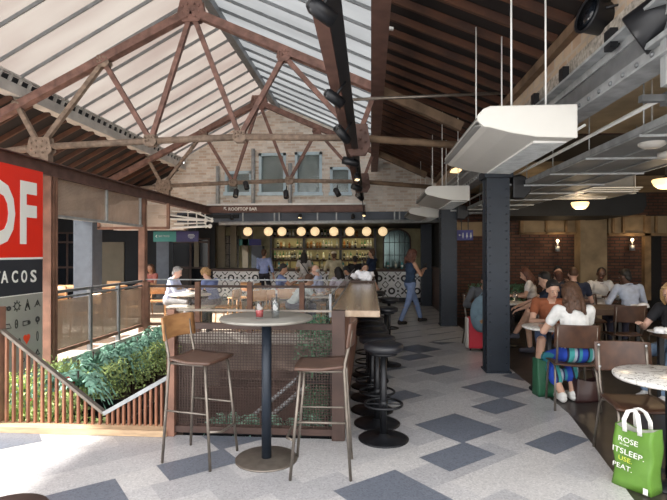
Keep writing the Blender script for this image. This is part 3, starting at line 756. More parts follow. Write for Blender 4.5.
# ================================================================ GUARDS AROUND THE STAIRWELL
# near V-shaped picket balustrade
bal = thing('picket_balustrade', 'timber picket balustrade with a V-shaped handrail at the near left edge of the stairwell', 'balustrade', (-2.6, 4.33, 0))
xl, xv, xr = P(2, 252, Y=4.33).x, P(105, 252, Y=4.33).x, P(172, 252, Y=4.33).x
zl, zv, zrr = P(2, 330, Y=4.33).z, P(105, 413, Y=4.33).z, P(172, 375, Y=4.33).z
xl0 = xl - .0
top = lambda x: zl + (zv - zl) * (x - xl) / (xv - xl) if x < xv else zv + (zrr - zv) * (x - xv) / (xr - xv)
x = xl + .05; 
while x < xr - .02:
    if abs(x - xl) > .03:
        k = MB(); k.box((x - (-2.6), 0, (top(x) + .05) / 2), (.019, .03, top(x) - .05)); k.build('picket', 'slat_wood', bal)
    x += .068 if x < xv else .05
k = MB(); k.bar((xl, 4.33, zl), (xv, 4.33, zv), .05, .025); k.build('handrail', 'gun_metal', bal, world=True)
k = MB(); k.bar((xv, 4.33, zv), (xr, 4.33, zrr), .06, .035); k.build('handrail', 'galv', bal, world=True)
k = MB(); k.span((xl - .4, 4.20, 0.003), (xr, 4.36, .055)); k.build('kerb', 'kerb_wood', bal, world=True)
a_ = P(0, 252, Y=4.33); k = MB(); k.span((a_.x - .1, 4.28, .055), (a_.x + .02, 4.38, 1.1)); tag(k.build('corner_post', 'corten', loc=(a_.x, 4.33, 0), world=True), 'rust brown post at the left edge of the picture beside the pickets', 'post')

# near mesh guard
mg = thing('mesh_guard', 'dark brown square-mesh steel guard at the near end of the stairwell', 'guard', (-1.0, 4.27, 0))
gx0, gx1 = xr, P(345, 252, Y=4.27).x; gz = P(200, 325, Y=4.27).z
for (xa, xb) in ((gx0, gx0 + .065), (gx1 - .11, gx1)):
    k = MB(); k.span((xa, 4.22, .003), (xb, 4.32, gz + .14)); k.build('post', 'corten' if xa == gx0 else 'dark_brown', mg, world=True)
for z_ in ((gz - .03, gz + .02), (.035, .09)): k = MB(); k.span((gx0, 4.24, z_[0]), (gx1, 4.30, z_[1])); k.build('frame_rail', 'dark_brown', mg, world=True)
k = MB(); x = gx0 + .07
while x < gx1 - .1: k.span((x, 4.265, .09), (x + .0055, 4.27, gz)); x += .0245
z = .1
while z < gz - .02: k.span((gx0 + .06, 4.27, z), (gx1 - .1, 4.275, z + .0055)); z += .0245
k.build('mesh', 'dark_brown', mg, world=True)
k = MB(); hz = P(200, 310, Y=4.27).z
k.bar((gx0, 4.27, hz), (gx1 - .06, 4.27, hz), .03, .018); k.build('handrail', 'gun_metal', mg, world=True)

# left and back railing
rl = thing('stair_railing', 'steel railing with brown mesh screens along the left side of the stairwell', 'railing', (XL, 8, 0))
for y in (7.40, 8.26): k = MB(); k.span((XL - .03, y - .03, .1), (XL + .03, y + .03, 1.06)); k.build('post', 'grey_steel', rl, world=True)
for z, w in ((1.05, .04), (.965, .03)): k = MB(); k.bar((XL, 6.5, z), (XL, YB, z), w, w); k.build('rail', 'grey_steel', rl, world=True)
k = MB(); k.bar((XL, 6.5, .22), (XL, YB, .22), .04, .05); k.build('bottom_rail', 'corten', rl, world=True)
for y0, y1 in ((6.52, 7.36), (7.44, 8.22), (8.30, YB - .05)):
    k = MB(); k.span((XL - .003, y0, .25), (XL + .003, y1, .93)); k.build('mesh_sheet', 'screen_brown', rl, world=True)
bl = thing('stair_railing', 'low railing with brown posts and clear screens between the stairwell and the terrace tables', 'railing', (-2, YB, 0))
for px in (147, 198, 250, 302): a_ = P(px, 252, Y=YB); k = MB(); k.span((a_.x - .045, YB - .05, 0.1), (a_.x + .045, YB + .04, 1.04)); k.build('post', 'corten', bl, world=True)
k = MB(); k.bar((XL, YB, 1.08), (XC, YB, 1.08), .03, .02); k.build('rail', 'galv', bl, world=True)
k = MB(); k.bar((XL, YB, .955), (XC, YB, .955), .06, .045); k.build('rail', 'dark_brown', bl, world=True)
k = MB(); k.bar((XL, YB, .24), (XC, YB, .24), .06, .05); k.build('bottom_rail', 'corten', bl, world=True)
for a, c in ((147, 198), (198, 250), (250, 302), (302, 353)):
    a_, c_ = P(a, 252, Y=YB), P(c, 252, Y=YB); k = MB(); k.span((a_.x + .05, YB - .004, .27), (c_.x - .05, YB + .004, .93)); k.build('pane', 'pane_mesh', bl, world=True)

# ================================================================ COUNTER
ct = thing('bar_counter', 'long high wooden counter with a clear screen along its left side', 'counter', (-.1, 7, 0))
cx0, cx1, cy0, cy1 = -.33, .085, 4.27, 11.0
k = MB(); k.span((cx0, cy0, 1.045), (cx1, cy1, 1.10)); k.build('worktop', 'counter_wood', ct, world=True, bevel=.004)
k = MB(); k.span((cx0, cy0 + .06, .0), (cx0 + .08, YB, 1.045)); k.span((cx0 + .08, cy0 + .12, 0), (cx0 + .1, YB, .08)); k.build('side_panel', 'dark_brown', ct, world=True)
k = MB()
y = 4.6
while y < YB: k.span((cx0 + .08, y, .08), (cx0 + .105, y + .05, 1.04)); y += .16
k.build('panel_rib', 'corten', ct, world=True)
for y in (5.4, 6.6, 7.9, 9.4, 10.9): k = MB(); k.span((cx0 + .08, y, .97), (cx1 - .06, y + .05, 1.045)); k.build('bracket', 'dark_brown', ct, world=True)
for y in (9.9, 10.9): k = MB(); k.span((cx0 + .1, y, 0), (cx0 + .18, y + .08, 1.045)); k.build('leg', 'dark_brown', ct, world=True)
k = MB(); k.span((cx0 - .012, cy0, 1.10), (cx0 - .004, cy1, 1.225)); k.build('screen', 'pane_mesh', ct, world=True)
k = MB(); k.span((cx0 - .012, cy0, 1.225), (cx0 - .002, cy1, 1.235)); k.span((cx0 - .02, cy0, 1.04), (cx0 + .0, cy0 + .02, 1.24)); k.span((cx0 - .02, cy0, 1.08), (cx0 + .0, cy1, 1.1)); k.build('screen_edge', 'grey_steel', ct, world=True)
# napkins on a tray
tr = thing('napkin_tray', 'dark tray heaped with crumpled white napkins at the far end of the counter', 'tray', (-.12, 8.35, 1.10))
k = MB(); k.box((0, 0, .012), (.38, .5, .012)); 
for sx in (-1, 1): k.box((sx * .19, 0, .022), (.012, .5, .03))
for sy in (-1, 1): k.box((0, sy * .25, .022), (.38, .012, .03))
k.build('tray', 'dark_brown', tr)
rn = random.Random(3); k = MB()
for i in range(16):
    c = Vector((rn.uniform(-.15, .15), rn.uniform(-.2, .2), .06 + rn.uniform(0, .07)))
    n0 = len(k.v); k.ell(c, (rn.uniform(.05, .08), rn.uniform(.05, .08), rn.uniform(.03, .05)), rotm(rn.random() * 3, rn.random(), rn.random() * 3), n=10, m=7)
    for v in k.v[n0:]: v += (v - c) * mnoise.noise(v * 28) * .5
k.build('napkin', 'napkin', tr)

# ================================================================ STOOLS
def make_stool():
    t = thing('bar_stool', 'nearest black padded bar stool with a round base', 'bar stool', group='black bar stools along the counter')
    k = MB(); k.lathe([(.001, .745), (.13, .745), (.165, .76), (.172, .785), (.165, .81), (.13, .822), (.001, .825)], n=28); k.build('seat', 'black_vinyl', t)
    k = MB(); k.lathe([(.12, .725), (.12, .745)], n=20); k.build('seat_plate', 'black_metal', t)
    k = MB(); k.tube([(0, 0, .02), (0, 0, .73)], .028, 14); k.build('column', 'black_metal', t)
    k = MB(); k.lathe([(.215, 0), (.215, .008), (.19, .016), (.05, .022), (.035, .05)], n=32); k.build('base', 'black_metal', t)
    k = MB(); k.tube([(.16 * math.cos(a), .16 * math.sin(a), .30) for a in [2 * PI * i / 28 for i in range(28)]], .011, 8, True)
    for a in (0, PI / 2, PI, -PI / 2): k.bar((0, 0, .30), (.16 * math.cos(a), .16 * math.sin(a), .30), .012, .008)
    k.lathe([(.036, .27), (.036, .33)], n=12); k.build('foot_ring', 'black_metal', t)
    return t
st0 = make_stool()
SPOT = [(383.5, 343, None), (377, 335.5, None), (372, 329, None), (370, 323, None), (369, 317.5, None), (368, 312, None), (386, 307, None), (389, 297.5, None), (377, 291, None)]
words = ['nearest', 'second nearest', 'third nearest', 'fourth nearest', 'fifth nearest', 'sixth nearest', 'seventh nearest, standing out a little from the row,', 'eighth nearest, further out in the walkway,', 'farthest']
for i, (px, py, _) in enumerate(SPOT):
    p = P(px, py, z=.82); o = st0 if i == 0 else dup(st0)
    o.location = (p.x, p.y, 0); o['label'] = words[i] + ' black padded bar stool beside the counter'; o.rotation_euler.z = i * .7

# ================================================================ HIGH TABLE
tc_ = P(266.5, 459, z=0); TX, TY = tc_.x, tc_.y
t = thing('high_table', 'round high table with a grey zinc top and dark pedestal', 'table', (TX, TY, 0))
k = MB(); k.lathe([(.001, 1.075), (.345, 1.075), (.358, 1.08), (.358, 1.094), (.352, 1.1), (.001, 1.1)], n=56); k.build('tabletop', 'zinc', t)
k = MB(); k.tube([(0, 0, .01), (0, 0, 1.075)], .038, 20); k.lathe([(.09, 1.05), (.12, 1.075)], n=20); k.build('pedestal', 'blue_steel', t)
k = MB(); k.lathe([(.24, 0), (.24, .008), (.235, .013), (.001, .015)], n=44); k.build('base', 'gun_metal', t)
def glass(px, py, zt, Y, h, r, label, drink=None, parent=None, fill=.5, stacked=False):
    p = P(px, py, Y=Y); g_ = thing('drinking_glass', label, 'glass', (p.x, Y, zt))
    k = MB(); k.lathe([(r * .78, 0.001), (r, h), (r * .93, h), (r * .72, .012), (.001, .012)], n=20); k.build('glass', 'tumbler', g_)
    if stacked: k = MB(); k.lathe([(r * .8, .03), (r * .97, h + .035), (r * .9, h + .035), (r * .74, .045), (.001, .045)], n=20); k.build('inner_glass', 'tumbler', g_)
    if drink: k = MB(); k.lathe([(r * .70, .013), (r * .70 + (r * .2) * fill, h * fill), (.001, h * fill)], n=18); k.build('drink', drink, g_)
    return g_
glass(259.5, 310, 1.1, TY - .12, .13, .036, 'tumbler of red drink with ice on the round high table', 'drink_red')
glass(275.5, 310, 1.1, TY - .08, .12, .036, 'two clear tumblers stacked together on the round high table', None, stacked=True)

# bar chairs with backrest
def tubepath(k, pts, r=.011): k.tube(pts, r, 8)
def make_barchair(label):
    t = thing('bar_chair', label, 'bar chair')          # faces +Y
    k = MB()
    # seat with a slight saddle
    n = 9; vs = []; 
    for iz, z in enumerate((.765, .785)):
        for i in range(n):
            for j in range(n):
                u, v = -1 + 2 * i / (n - 1), -1 + 2 * j / (n - 1)
                w = .20 - .02 * (v < 0) * abs(v); vs.append((u * w * (1 - .06 * v * v), v * .19 * (1 - .05 * u * u) + .01, z - .018 * (1 - u * u) * (.6 - .4 * v) + .012 * max(0, v) ** 2 * 0 + .02 * max(0, -v)))
    fs = []
    for i in range(n - 1):
        for j in range(n - 1):
            a = i * n + j; fs.append((a, a + 1, a + n + 1, a + n)); a += n * n; fs.append((a, a + n, a + n + 1, a + 1))
    ring = [i * n for i in range(n)] + [(n - 1) * n + j for j in range(1, n)] + [i * n + n - 1 for i in range(n - 2, -1, -1)] + [j for j in range(n - 2, 0, -1)]
    for a, b in zip(ring, ring[1:] + ring[:1]): fs.append((a, b, b + n * n, a + n * n))
    k.add(vs, fs, True); k.build('seat', 'seat_wood', t)
    k = MB(); vs = []; m = 11
    for yy in (0, .014):
        for i in range(m):
            u = -1 + 2 * i / (m - 1)
            for z in (.925, .935, 1.09, 1.10):
                vs.append((u * (.205 - (.006 if z in (.925, 1.10) else 0)), -.215 + .045 * u * u - yy - (z - .92) * .12, z + .006 * (1 - u * u)))
    fs = []
    for i in range(m - 1):
        for j in range(3):
            a = i * 4 + j; fs.append((a, a + 4, a + 5, a + 1)); a += m * 4; fs.append((a, a + 1, a + 5, a + 4))
        a = i * 4; fs.append((a, a + m * 4, a + 4 + m * 4, a + 4)); a += 3; fs.append((a, a + 4, a + 4 + m * 4, a + m * 4))
    for a in (0, (m - 1) * 4):
        for j in range(3): fs.append((a + j, a + j + 1, a + j + 1 + m * 4, a + j + m * 4))
    k.add(vs, fs, True); k.build('backrest', 'stool_wood', t)
    for sx in (-1, 1):
        k = MB(); tubepath(k, [(sx * .185, -.205, .0), (sx * .175, -.18, .40), (sx * .165, -.16, .76), (sx * .165, -.165, .82), (sx * .165, -.195, .95), (sx * .165, -.21, 1.05)]); k.build('leg', 'gun_metal', t)
        k = MB(); tubepath(k, [(sx * .20, .22, .0), (sx * .16, .15, .765)]); k.build('leg', 'gun_metal', t)
        k = MB(); k.tube([(sx * .18, -.175, .40), (sx * .175, .182, .40)], .008, 8); k.build('stretcher', 'gun_metal', t)
    k = MB(); k.tube([(-.188, .205, .28), (-.1, .255, .26), (.1, .255, .26), (.188, .205, .28)], .010, 8); k.build('footrest', 'gun_metal', t)
    k = MB(); k.tube([(-.16, -.16, .755), (.16, -.16, .755), (.16, .15, .755), (-.16, .15, .755)], .009, 8, True); k.build('seat_frame', 'gun_metal', t)
    return t
bc = make_barchair('tall bar chair with a curved tan backrest, left of the round high table')
bc.location = (-1.328, 3.823, 0); bc.rotation_euler.z = R(-90 - 14)
b2 = dup(bc, (-.343, 3.68, 0), R(90 + 1), 'tall bar chair seen side-on at the right of the round high table')
b2.children  # same parts
for c in b2.children:
    if c.name.startswith('backrest'):
        c.data = c.data.copy(); c.data.materials[0] = MATS['seat_wood']

# ================================================================ TRACK LIGHTING
tb = thing('lighting_beam', 'brown steel beam carrying a black light track under the glass roof', 'beam', (-.27, 5, 3.0))
k = MB(); k.ibeam((-.295, YR, 3.09), (-.295, YW - .1, 3.09), .09, .18); k.build('beam', 'brown_beam', tb, world=True)
k = MB(); k.span((-.235, YR, 3.02), (-.175, YW - .3, 3.12)); k.span((-.245, YR, 3.0), (-.16, YW - .3, 3.02)); k.build('track', 'black_metal', tb, world=True)
k = MB(); k.span((-.5, 2.35, 3.0), (-.02, 2.5, 3.12)); k.build('junction_box', 'brown_beam', tb, world=True)
def spot(px, py, Y, ang_z, tilt, label, L=.2, r=.055, lit=False):
    c = P(px, py, Y=Y); t = thing('spotlight', label, 'spotlight', (c.x, c.y, c.z), group='black spotlights under the roof')
    q = rotm(R(tilt), 0, R(ang_z))
    k = MB(); k.lathe([(r * .6, -L / 2), (r, -L / 2 + .03), (r, L / 2), (r * .93, L / 2), (r * .9, L / 2 - .02)], (0, 0, 0), 18, q); hs_ = k.build('housing', 'black_metal', t)
    k = MB(); k.lathe([(r * .92, L / 2 - .02), (r * .5, L / 2 - .045), (.001, L / 2 - .05)], (0, 0, 0), 16, q); k.build('lens', 'lamp_hot' if lit else 'spot_lens', hs_)
    return t, c
def hang(t, c, to): k = MB(); k.tube([c, to], .012, 6); k.build('stem', 'black_metal', t, world=True)
for i, (px, py, Y, az, tl, L, r, lit) in enumerate(((321, 11, 2.62, 125, 112, .16, .045, 0), (334, 98, 4.1, 120, 118, .18, .045, 0), (343, 135, 5.4, -35, 60, .24, .05, 0), (351, 162, 7.0, -70, 80, .24, .055, 0), (357, 177, 8.3, 10, 150, .14, .05, 1), (357, 188, 9.6, -50, 75, .22, .06, 0), (360, 197, 11.2, -30, 70, .24, .06, 0), (364, 214, 12.3, 0, 140, .14, .05, 1))):
    w_ = ['largest black spotlight at the top of the light track', 'black spotlight second from the top of the light track', 'black spotlight third from the top of the light track', 'black spotlight fourth from the top of the light track', 'glowing bulb lamp halfway down the light track', 'black spotlight just below the glowing bulb', 'black spotlight near the far end of the track', 'small glowing spotlight at the far end of the track'][i]
    t, c = spot(px, py, Y, az, tl, w_, L, r, lit); hang(t, c, (-.2, c.y, 3.0))
for i, (px, py) in enumerate(((236, 193), (286, 194), (246, 185), (337, 192))):
    t, c = spot(px, py, 11.0, 20 * i, 150, ['black spotlight under the far truss, before the first gable window', 'pale-lensed spotlight under the far truss, between gable windows', 'small black spotlight close below the far truss chord', 'black spotlight under the far truss near the light track'][i], .2, .06); hang(t, c, (c.x, 11.1, 3.08))
for i, (px, py) in enumerate(((232, 217), (300, 216), (353, 216))):
    t, c = spot(px, py, 12.9, 0, 150, ['small lamp on the pipe below the bar lettering', 'small glowing lamp on the pipe in the middle of the bar front', 'small lamp on the pipe right of the brown beam end'][i], .13, .05, i == 1); hang(t, c, (c.x, YW - .1, 2.55))

# ================================================================ AIR CONDITIONERS
def make_ac(label):
    t = thing('air_conditioner', label, 'air conditioner', group='white ceiling-suspended air conditioners')   # local: x to the right, y away, z up; origin at bottom centre
    w, L = .66, 1.62
    prof = [(-w / 2 + .02, .13), (-w / 2 + .0, .16), (-w / 2 + .03, .205), (-w / 2 + .08, .225), (w / 2, .225), (w / 2, .0), (.06, .012), (-.12, .045), (-w / 2 + .07, .085), (-w / 2 + .03, .105)]
    k = MB(); k.prism([(a, b) for a, b in prof], 0, L, 'Y'); k.build('casing', 'ac_white', t, bevel=.012)
    k = MB(); k.prism([(a * 1.0, b) for a, b in [(-w / 2 + .03, .085), (-w / 2 - .012, .13), (-w / 2 - .012, .165), (-w / 2 + .03, .21), (-w / 2 + .08, .229), (w / 2 + .004, .229), (w / 2 + .004, .16), (w / 2 + .004, -.004), (.06, .008), (-.12, .041), (-w / 2 + .07, .080)]], -.02, .0, 'Y'); k.build('end_cap', 'ac_white', t, bevel=.008)
    k = MB(); 
    for i in range(3): k.span((-w / 2 - .012 + i * .006, .06, .105 + i * .028), (-w / 2 + .03, L - .06, .113 + i * .028))
    k.build('louvre', 'fan_grey', t)
    k = MB(); k.span((0.08, .12, -.004), (w / 2 - .02, L - .1, .012))
    gri = k.build('intake_grille', 'white_paint', t)
    k = MB(); y = .14
    while y < L - .12: k.span((0.08, y, -.007), (w / 2 - .02, y + .012, -.003)); y += .03
    k.build('grille_slat', 'galv', gri)
    for x, zt in ((-.05, 3.80), (.195, 3.70)):
        for y in (.2, L - .2): k = MB(); k.tube([(x, y, .225), (x, y, zt - 2.385)], .007, 6); k.build('rod', 'white_paint', t)
    return t
ac = make_ac('large white suspended air conditioner nearest the camera'); ac.location = (1.085, 3.55, 2.385)
dup(ac, (1.18, 7.75, 2.385), label='second white air conditioner, smaller in view, left of the blue column')
dup(ac, (1.22, 11.5, 2.385), label='farthest white air conditioner, in front of the bar')
k = MB(); k.tube([(1.42, 3.75, 2.56), (1.47, 3.8, 2.53), (1.52, 3.9, 2.50), (1.62, 3.9, 2.56)], .012, 6); tag(k.build('refrigerant_pipe', 'white_paint'), 'short curled white pipe leaving the nearest air conditioner', 'pipe')
# lamp with amber shade over the column top
p = P(457, 172, Y=9.4); t = thing('pendant_lamp', 'small amber glass pendant lamp beside the second air conditioner', 'lamp', p)
k = MB(); k.lathe([(.13, 0), (.10, .05), (.03, .08), (.01, .12)], n=16); k.build('lamp_shade', 'lamp_warm', t)
k = MB(); k.tube([(0, 0, .1), (0, 0, 3.4 - p.z)], .008, 6); k.build('cord', 'black_metal', t)

# ================================================================ FITTINGS ON THE RIVETED BEAM
fl_ = thing('stage_light', 'round black stage floodlight at the top right under the roof', 'floodlight', P(597, 17, Y=3.75))
q = rotm(0, R(-78), R(12))
k = MB(); k.lathe([(.07, -.10), (.115, -.06), (.125, .06), (.135, .075), (.135, .09), (.12, .09), (.11, .07)], (0, 0, 0), 20, q); k.build('housing', 'black_metal', fl_)
k = MB(); k.lathe([(.118, .08), (.001, .085)], (0, 0, 0), 18, q); k.build('lens', 'dark_glass', fl_)
k = MB(); k.tube([(.0, -.14, .0), (.12, -.15, .02), (.16, 0, .0), (.12, .15, -.02), (0, .14, 0)], .009, 6); k.span((.08, -.02, -.3), (.13, .03, -.02)); k.build('yoke', 'black_metal', fl_)
hl = thing('cylinder_light', 'big dark cylinder lamp cut off by the top right corner', 'lamp', P(662, 18, Y=3.05))
q = rotm(R(0), R(62), R(-38))
k = MB(); k.lathe([(.001, -.16), (.13, -.16), (.14, -.15), (.14, .25), (.13, .25)], (0, 0, 0), 28, q); k.build('housing', 'black_metal', hl)
k = MB(); k.tube([(0, 0, 0), (.0, 0, .3)], .02, 8); k.build('stem', 'black_metal', hl)
for i, (px, py, Y) in enumerate(((564, 76, 4.55), (535, 101, 5.6), (611, 40, 3.7))):
    c = P(px, py, X=1.60); k = MB(); k.box((0, 0, 0), (.05, .09, .13)); k.box((.05, 0, -.03), (.10, .03, .02)); tag(k.build('junction_box', 'black_metal', loc=c), ['tall black box fixed on the pale brick ledge', 'small black box on the ledge close above the air conditioner', 'black box below the stage floodlight'][i], 'box')
def speaker(px, py, Y, label, s=1.0, rz=0):
    c = P(px, py, Y=Y); t = thing('wall_speaker', label, 'speaker', c, group='black speakers on the columns', rz=rz)
    k = MB(); poly = [(-.09 * s, -.16 * s), (.06 * s, -.17 * s), (.16 * s, -.06 * s), (.15 * s, .08 * s), (.02 * s, .16 * s), (-.09 * s, .14 * s)]; k.prism(poly, -.09 * s, .09 * s, 'Y'); k.build('cabinet', 'black_metal', t, bevel=.02)
    k = MB(); k.bar((-.22 * s, 0, .03), (-.05, 0, .03), .03, .03); k.build('bracket', 'galv', t)
speaker(518, 187, 6.9, 'black wall speaker on the right of the nearest blue column', 1.0)
speaker(461, 212, 10.9, 'black wall speaker on the right of the second blue column', 1.0)

# ================================================================ DINING HALL CEILING SERVICES
t = thing('cable_tray', 'wide perforated galvanised cable tray running along the dining hall ceiling', 'cable tray', (2.6, 7, 2.5))
k = MB(); k.span((2.06, 2.6, 2.5), (3.05, 12.2, 2.505)); k.build('perforated_sheet', 'tray_perf', t, world=True)
k = MB(); 
for x in (2.06, 2.38, 2.72, 3.05): k.span((x, 2.6, 2.49), (x + .012, 12.2, 2.56))
y = 3.0
while y < 12: k.span((2.04, y, 2.475), (3.07, y + .02, 2.495)); y += .95
k.build('cross_bar', 'galv', t, world=True)
y = 3.0
while y < 12:
    for x in (2.08, 3.0): k = MB(); k.tube([(x, y + .017, 2.48), (x, y + .017, 3.03)], .006, 6); k.build('hanger_rod', 'galv', t, world=True)
    y += .95
k = MB(); k.span((1.8, 3.45, 2.60), (3.6, 3.5, 2.645)); 
for x in (1.95, 2.4, 2.9): k.span((x, 3.43, 2.58), (x + .08, 3.52, 2.66))
tag(k.build('strut_channel', 'grey_steel'), 'slotted steel channel crossing right of the nearest air conditioner', 'channel')
k = MB(); k.tube([(2.08, 2.6, 2.70), (2.08, 12, 2.70)], .018, 10); tag(k.build('white_pipe', 'white_paint'), 'straight white pipe above the cable tray', 'pipe')
k = MB(); k.tube([(3.3, 3.0, 2.78), (3.3, 12, 2.78)], .03, 10); tag(k.build('dark_pipe', 'fan_grey'), 'grey pipe right of the cable tray under the tan ceiling', 'pipe')
b = MB()
for (x0, x1, y0, y1) in ((2.2, 3.9, 6.2, 7.9), (3.6, 5.5, 7.0, 9.5)): b.span((x0, y0, 2.99), (x1, y1, 3.03))
struct(b.build('trim_15', 'brick_red'), 'reddish patches on the hall ceiling')
for i, (px, py, Y) in enumerate(((652, 144, 4.3), (671, 155, 4.6))):
    c = P(px, py, Y=Y); k = MB(); k.lathe([(.001, -.035), (.07, -.03), (.10, -.01), (.105, .02), (.06, .035), (.001, .035)], n=24); k.tube([(0, 0, .03), (0, 0, 3.02 - c.z)], .008, 6)
    tag(k.build('dome_lamp', 'ac_white', loc=c), ['round white unlit dome lamp below the hall ceiling near the right edge', 'round white dome lamp cut off by the right edge'][i], 'lamp')
for i, (px, py, Y, s) in enumerate(((580, 205, 9.2, 1.0), (666, 183, 6.9, 1.1))):
    c = P(px, py, Y=Y); t = thing('pendant_lamp', ['glowing warm bowl lamp in front of the black duct', 'glowing warm bowl lamp at the right edge'][i], 'lamp', c, group='warm bowl lamps in the dining hall')
    k = MB(); k.lathe([(.001, -.075), (.08 * s, -.07), (.125 * s, -.03), (.15 * s, .03), (.14 * s, .05), (.001, .05)], n=24); k.build('lamp_shade', 'lamp_warm', t)
    k = MB(); k.tube([(0, 0, .05), (0, 0, 3.02 - c.z)], .01, 6); k.lathe([(.06, .05), (.03, .09)], n=12); k.build('stem', 'black_metal', t)
    ld = bpy.data.lights.new('bulb_light', 'POINT'); lo = bpy.data.objects.new('bulb_light', ld); COL.objects.link(lo); lo.parent = t; lo.location = (0, 0, -.16); ld.energy = 13; ld.color = (1, .74, .45); ld.shadow_soft_size = .12
for i, (px, py, Y) in enumerate(((556, 241, 12.3), (630, 240, 12.3))):
    c = P(px, py, Y=Y); t = thing('wall_sconce', ['small lit wall lamp on the brick left of the tan pilaster', 'small lit wall lamp on the brick right of the tan pilaster'][i], 'lamp', c, group='small wall lamps')
    k = MB(); k.ell((0, -.1, 0), (.035, .035, .04)); k.build('bulb', 'lamp_hot', t)
    ld = bpy.data.lights.new('bulb_light', 'POINT'); lo = bpy.data.objects.new('bulb_light', ld); COL.objects.link(lo); lo.parent = t; lo.location = (0, -.2, 0); ld.energy = 2.2; ld.color = (1, .7, .4); ld.shadow_soft_size = .04
    k = MB(); k.tube([(0, .02, -.12), (0, -.1, -.13), (0, -.1, -.05)], .015, 8); k.lathe([(.06, -.25), (.05, -.13)], (0, -.1, 0), 12); k.build('bracket', 'galv', t)
t = thing('fan_coil_unit', 'grey boxed air unit hanging below the hall ceiling', 'air unit', P(611, 183, Y=8.2))
k = MB(); k.box((0, .4, 0), (.70, .8, .32)); k.build('casing', 'fan_grey', t, bevel=.01)
k = MB(); k.box((-.02, -.005, .02), (.5, .01, .2)); k.build('access_panel', 'fan_grey', t)
for x in (-.3, .3): k = MB(); k.box((x, .4, .45), (.02, .02, .6)); k.build('hanger', 'galv', t)
for i, (x0, x1, yy, Y) in enumerate(((566, 635, 194, 8.4), (547, 605, 199, 8.9), (560, 578, 185, 8.0))):
    a_, c_ = P(x0, yy, Y=Y), P(x1, yy, Y=Y); k = MB()
    if i < 2:
        for j in range(4): k.box(((a_.x + c_.x) / 2 - .05 * j, Y - j * .16, a_.z + .012 * j), (c_.x - a_.x, .09, .012))
        for x in (a_.x + .1, c_.x - .1): k.box((x, Y - .2, a_.z + .3), (.01, .01, .6))
    else: k.box(((a_.x + c_.x) / 2, Y, a_.z), (c_.x - a_.x, .3, .02), rotm(0, R(-20), 0)); k.box(((a_.x + c_.x) / 2, Y, a_.z + .3), (.01, .01, .6))
    tag(k.build('ceiling_louvre', 'white_paint' if i != 2 else 'cream'), ['larger white slatted louvre hanging under the grey air unit', 'lower white slatted louvre left of the grey air unit', 'small pink-beige flap hanging left of the air unit'][i], 'louvre')

# ================================================================ SIGNS
def sign_pt(px, py): return P(px, py, X=XL + .14)
sg = thing('wall_sign', 'tall red, black and grey sign lettered DF TACOS', 'sign', (XL + .12, 6.6, 0))
ys0, ys1 = 4.9, sign_pt(43.5, 250).y
zt, zm1, zm2 = sign_pt(43, 172).z, sign_pt(43, 257.5).z, sign_pt(43, 292).z
k = MB(); k.span((XL + .10, ys0, zm1), (XL + .13, ys1, zt)); k.build('red_panel', 'sign_red', sg, world=True)
k = MB(); k.span((XL + .10, ys0, zm1 - .02), (XL + .131, ys1, zm1 + .005)); k.span((XL + .10, ys0, zm2 - .01), (XL + .131, ys1, zm2)); k.build('white_line', 'letter_white', sg, world=True)
k = MB(); k.span((XL + .10, ys0, zm2), (XL + .13, ys1, zm1 - .02)); k.build('black_panel', 'sign_black', sg, world=True)
k = MB(); k.span((XL + .10, ys0, .05), (XL + .13, ys1, zm2 - .01)); k.build('grey_panel', 'sign_grey', sg, world=True)
def on_sign(name, txt, px0, px1, py0, py1, mat, bold):
    a_, b_ = sign_pt(px0, py1), sign_pt(px1, py1); c_ = sign_pt(px0, py0)
    o = textmesh(name, txt, b_.y - a_.y, c_.z - a_.z, mat, parent=sg, bold=bold)
    o.location = WM(sg).inverted() @ Vector((XL + .133, a_.y, a_.z)); o.rotation_euler = (0, 0, R(90))
on_sign('lettering', 'D', -15, 15.5, 176, 245.5, 'letter_white', .03)
on_sign('lettering', 'F', 20.5, 37, 180, 244, 'letter_white', .03)
for ch, a, b_ in (('T', -7.5, 0.5), ('A', 1.5, 8.5), ('C', 12.3, 18.3), ('O', 21.8, 27.5), ('S', 31, 36.8)): on_sign('lettering', ch, a, b_, 270 + (37 - b_) * .04, 282.5 + (37 - b_) * .03, 'letter_white', .02)
def icon(px, py): 
    p = sign_pt(px, py); return p.y, p.z
ic = MB(); XS = XL + .133
def ring(y, z, r, w=.006, n=14, ry=None): 
    ic.tube([(XS, y + r * math.cos(a), z + (ry or r) * math.sin(a)) for a in [2 * PI * i / n for i in range(n)]], w, 5, True)
def ln(*pts, w=.006): ic.tube([(XS, y, z) for y, z in pts], w, 5)
y, z = icon(7, 309); ring(y - .03, z, .02, .010); ring(y + .04, z, .02, .010); ln((y - .05, z + .02), (y + .06, z + .02))
y, z = icon(17.5, 306); ring(y, z, .04, .005); 
for i in range(8): a = i * PI / 4; ln((y + .05 * math.cos(a), z + .05 * math.sin(a)), (y + .065 * math.cos(a), z + .065 * math.sin(a)))
y, z = icon(28, 305); ln((y - .04, z - .06), (y, z + .07), (y + .04, z - .06)); ln((y - .02, z - .03), (y, z + .02), (y + .02, z - .03)); ln((y - .04, z - .06), (y - .02, z - .06))
y, z = icon(38, 304); ln((y - .05, z - .03), (y, z + .05), (y + .05, z - .03)); ring(y, z + .01, .018, .008)
y, z = icon(8, 327); ln((y - .06, z - .02), (y - .03, z + .03), (y + .03, z + .03), (y + .06, z - .02), (y - .06, z - .02))
y, z = icon(17, 324); ring(y, z, .02, .006, ry=.05); ln((y - .02, z), (y + .02, z))
y, z = icon(27, 323); ln((y - .06, z - .025), (y + .05, z - .02), (y + .05, z + .025), (y - .06, z + .025), (y - .06, z - .025)); ring(y + .045, z, .015, .010)
y, z = icon(38, 320); ring(y, z + .01, .028, .012); ln((y, z - .02), (y, z - .05))
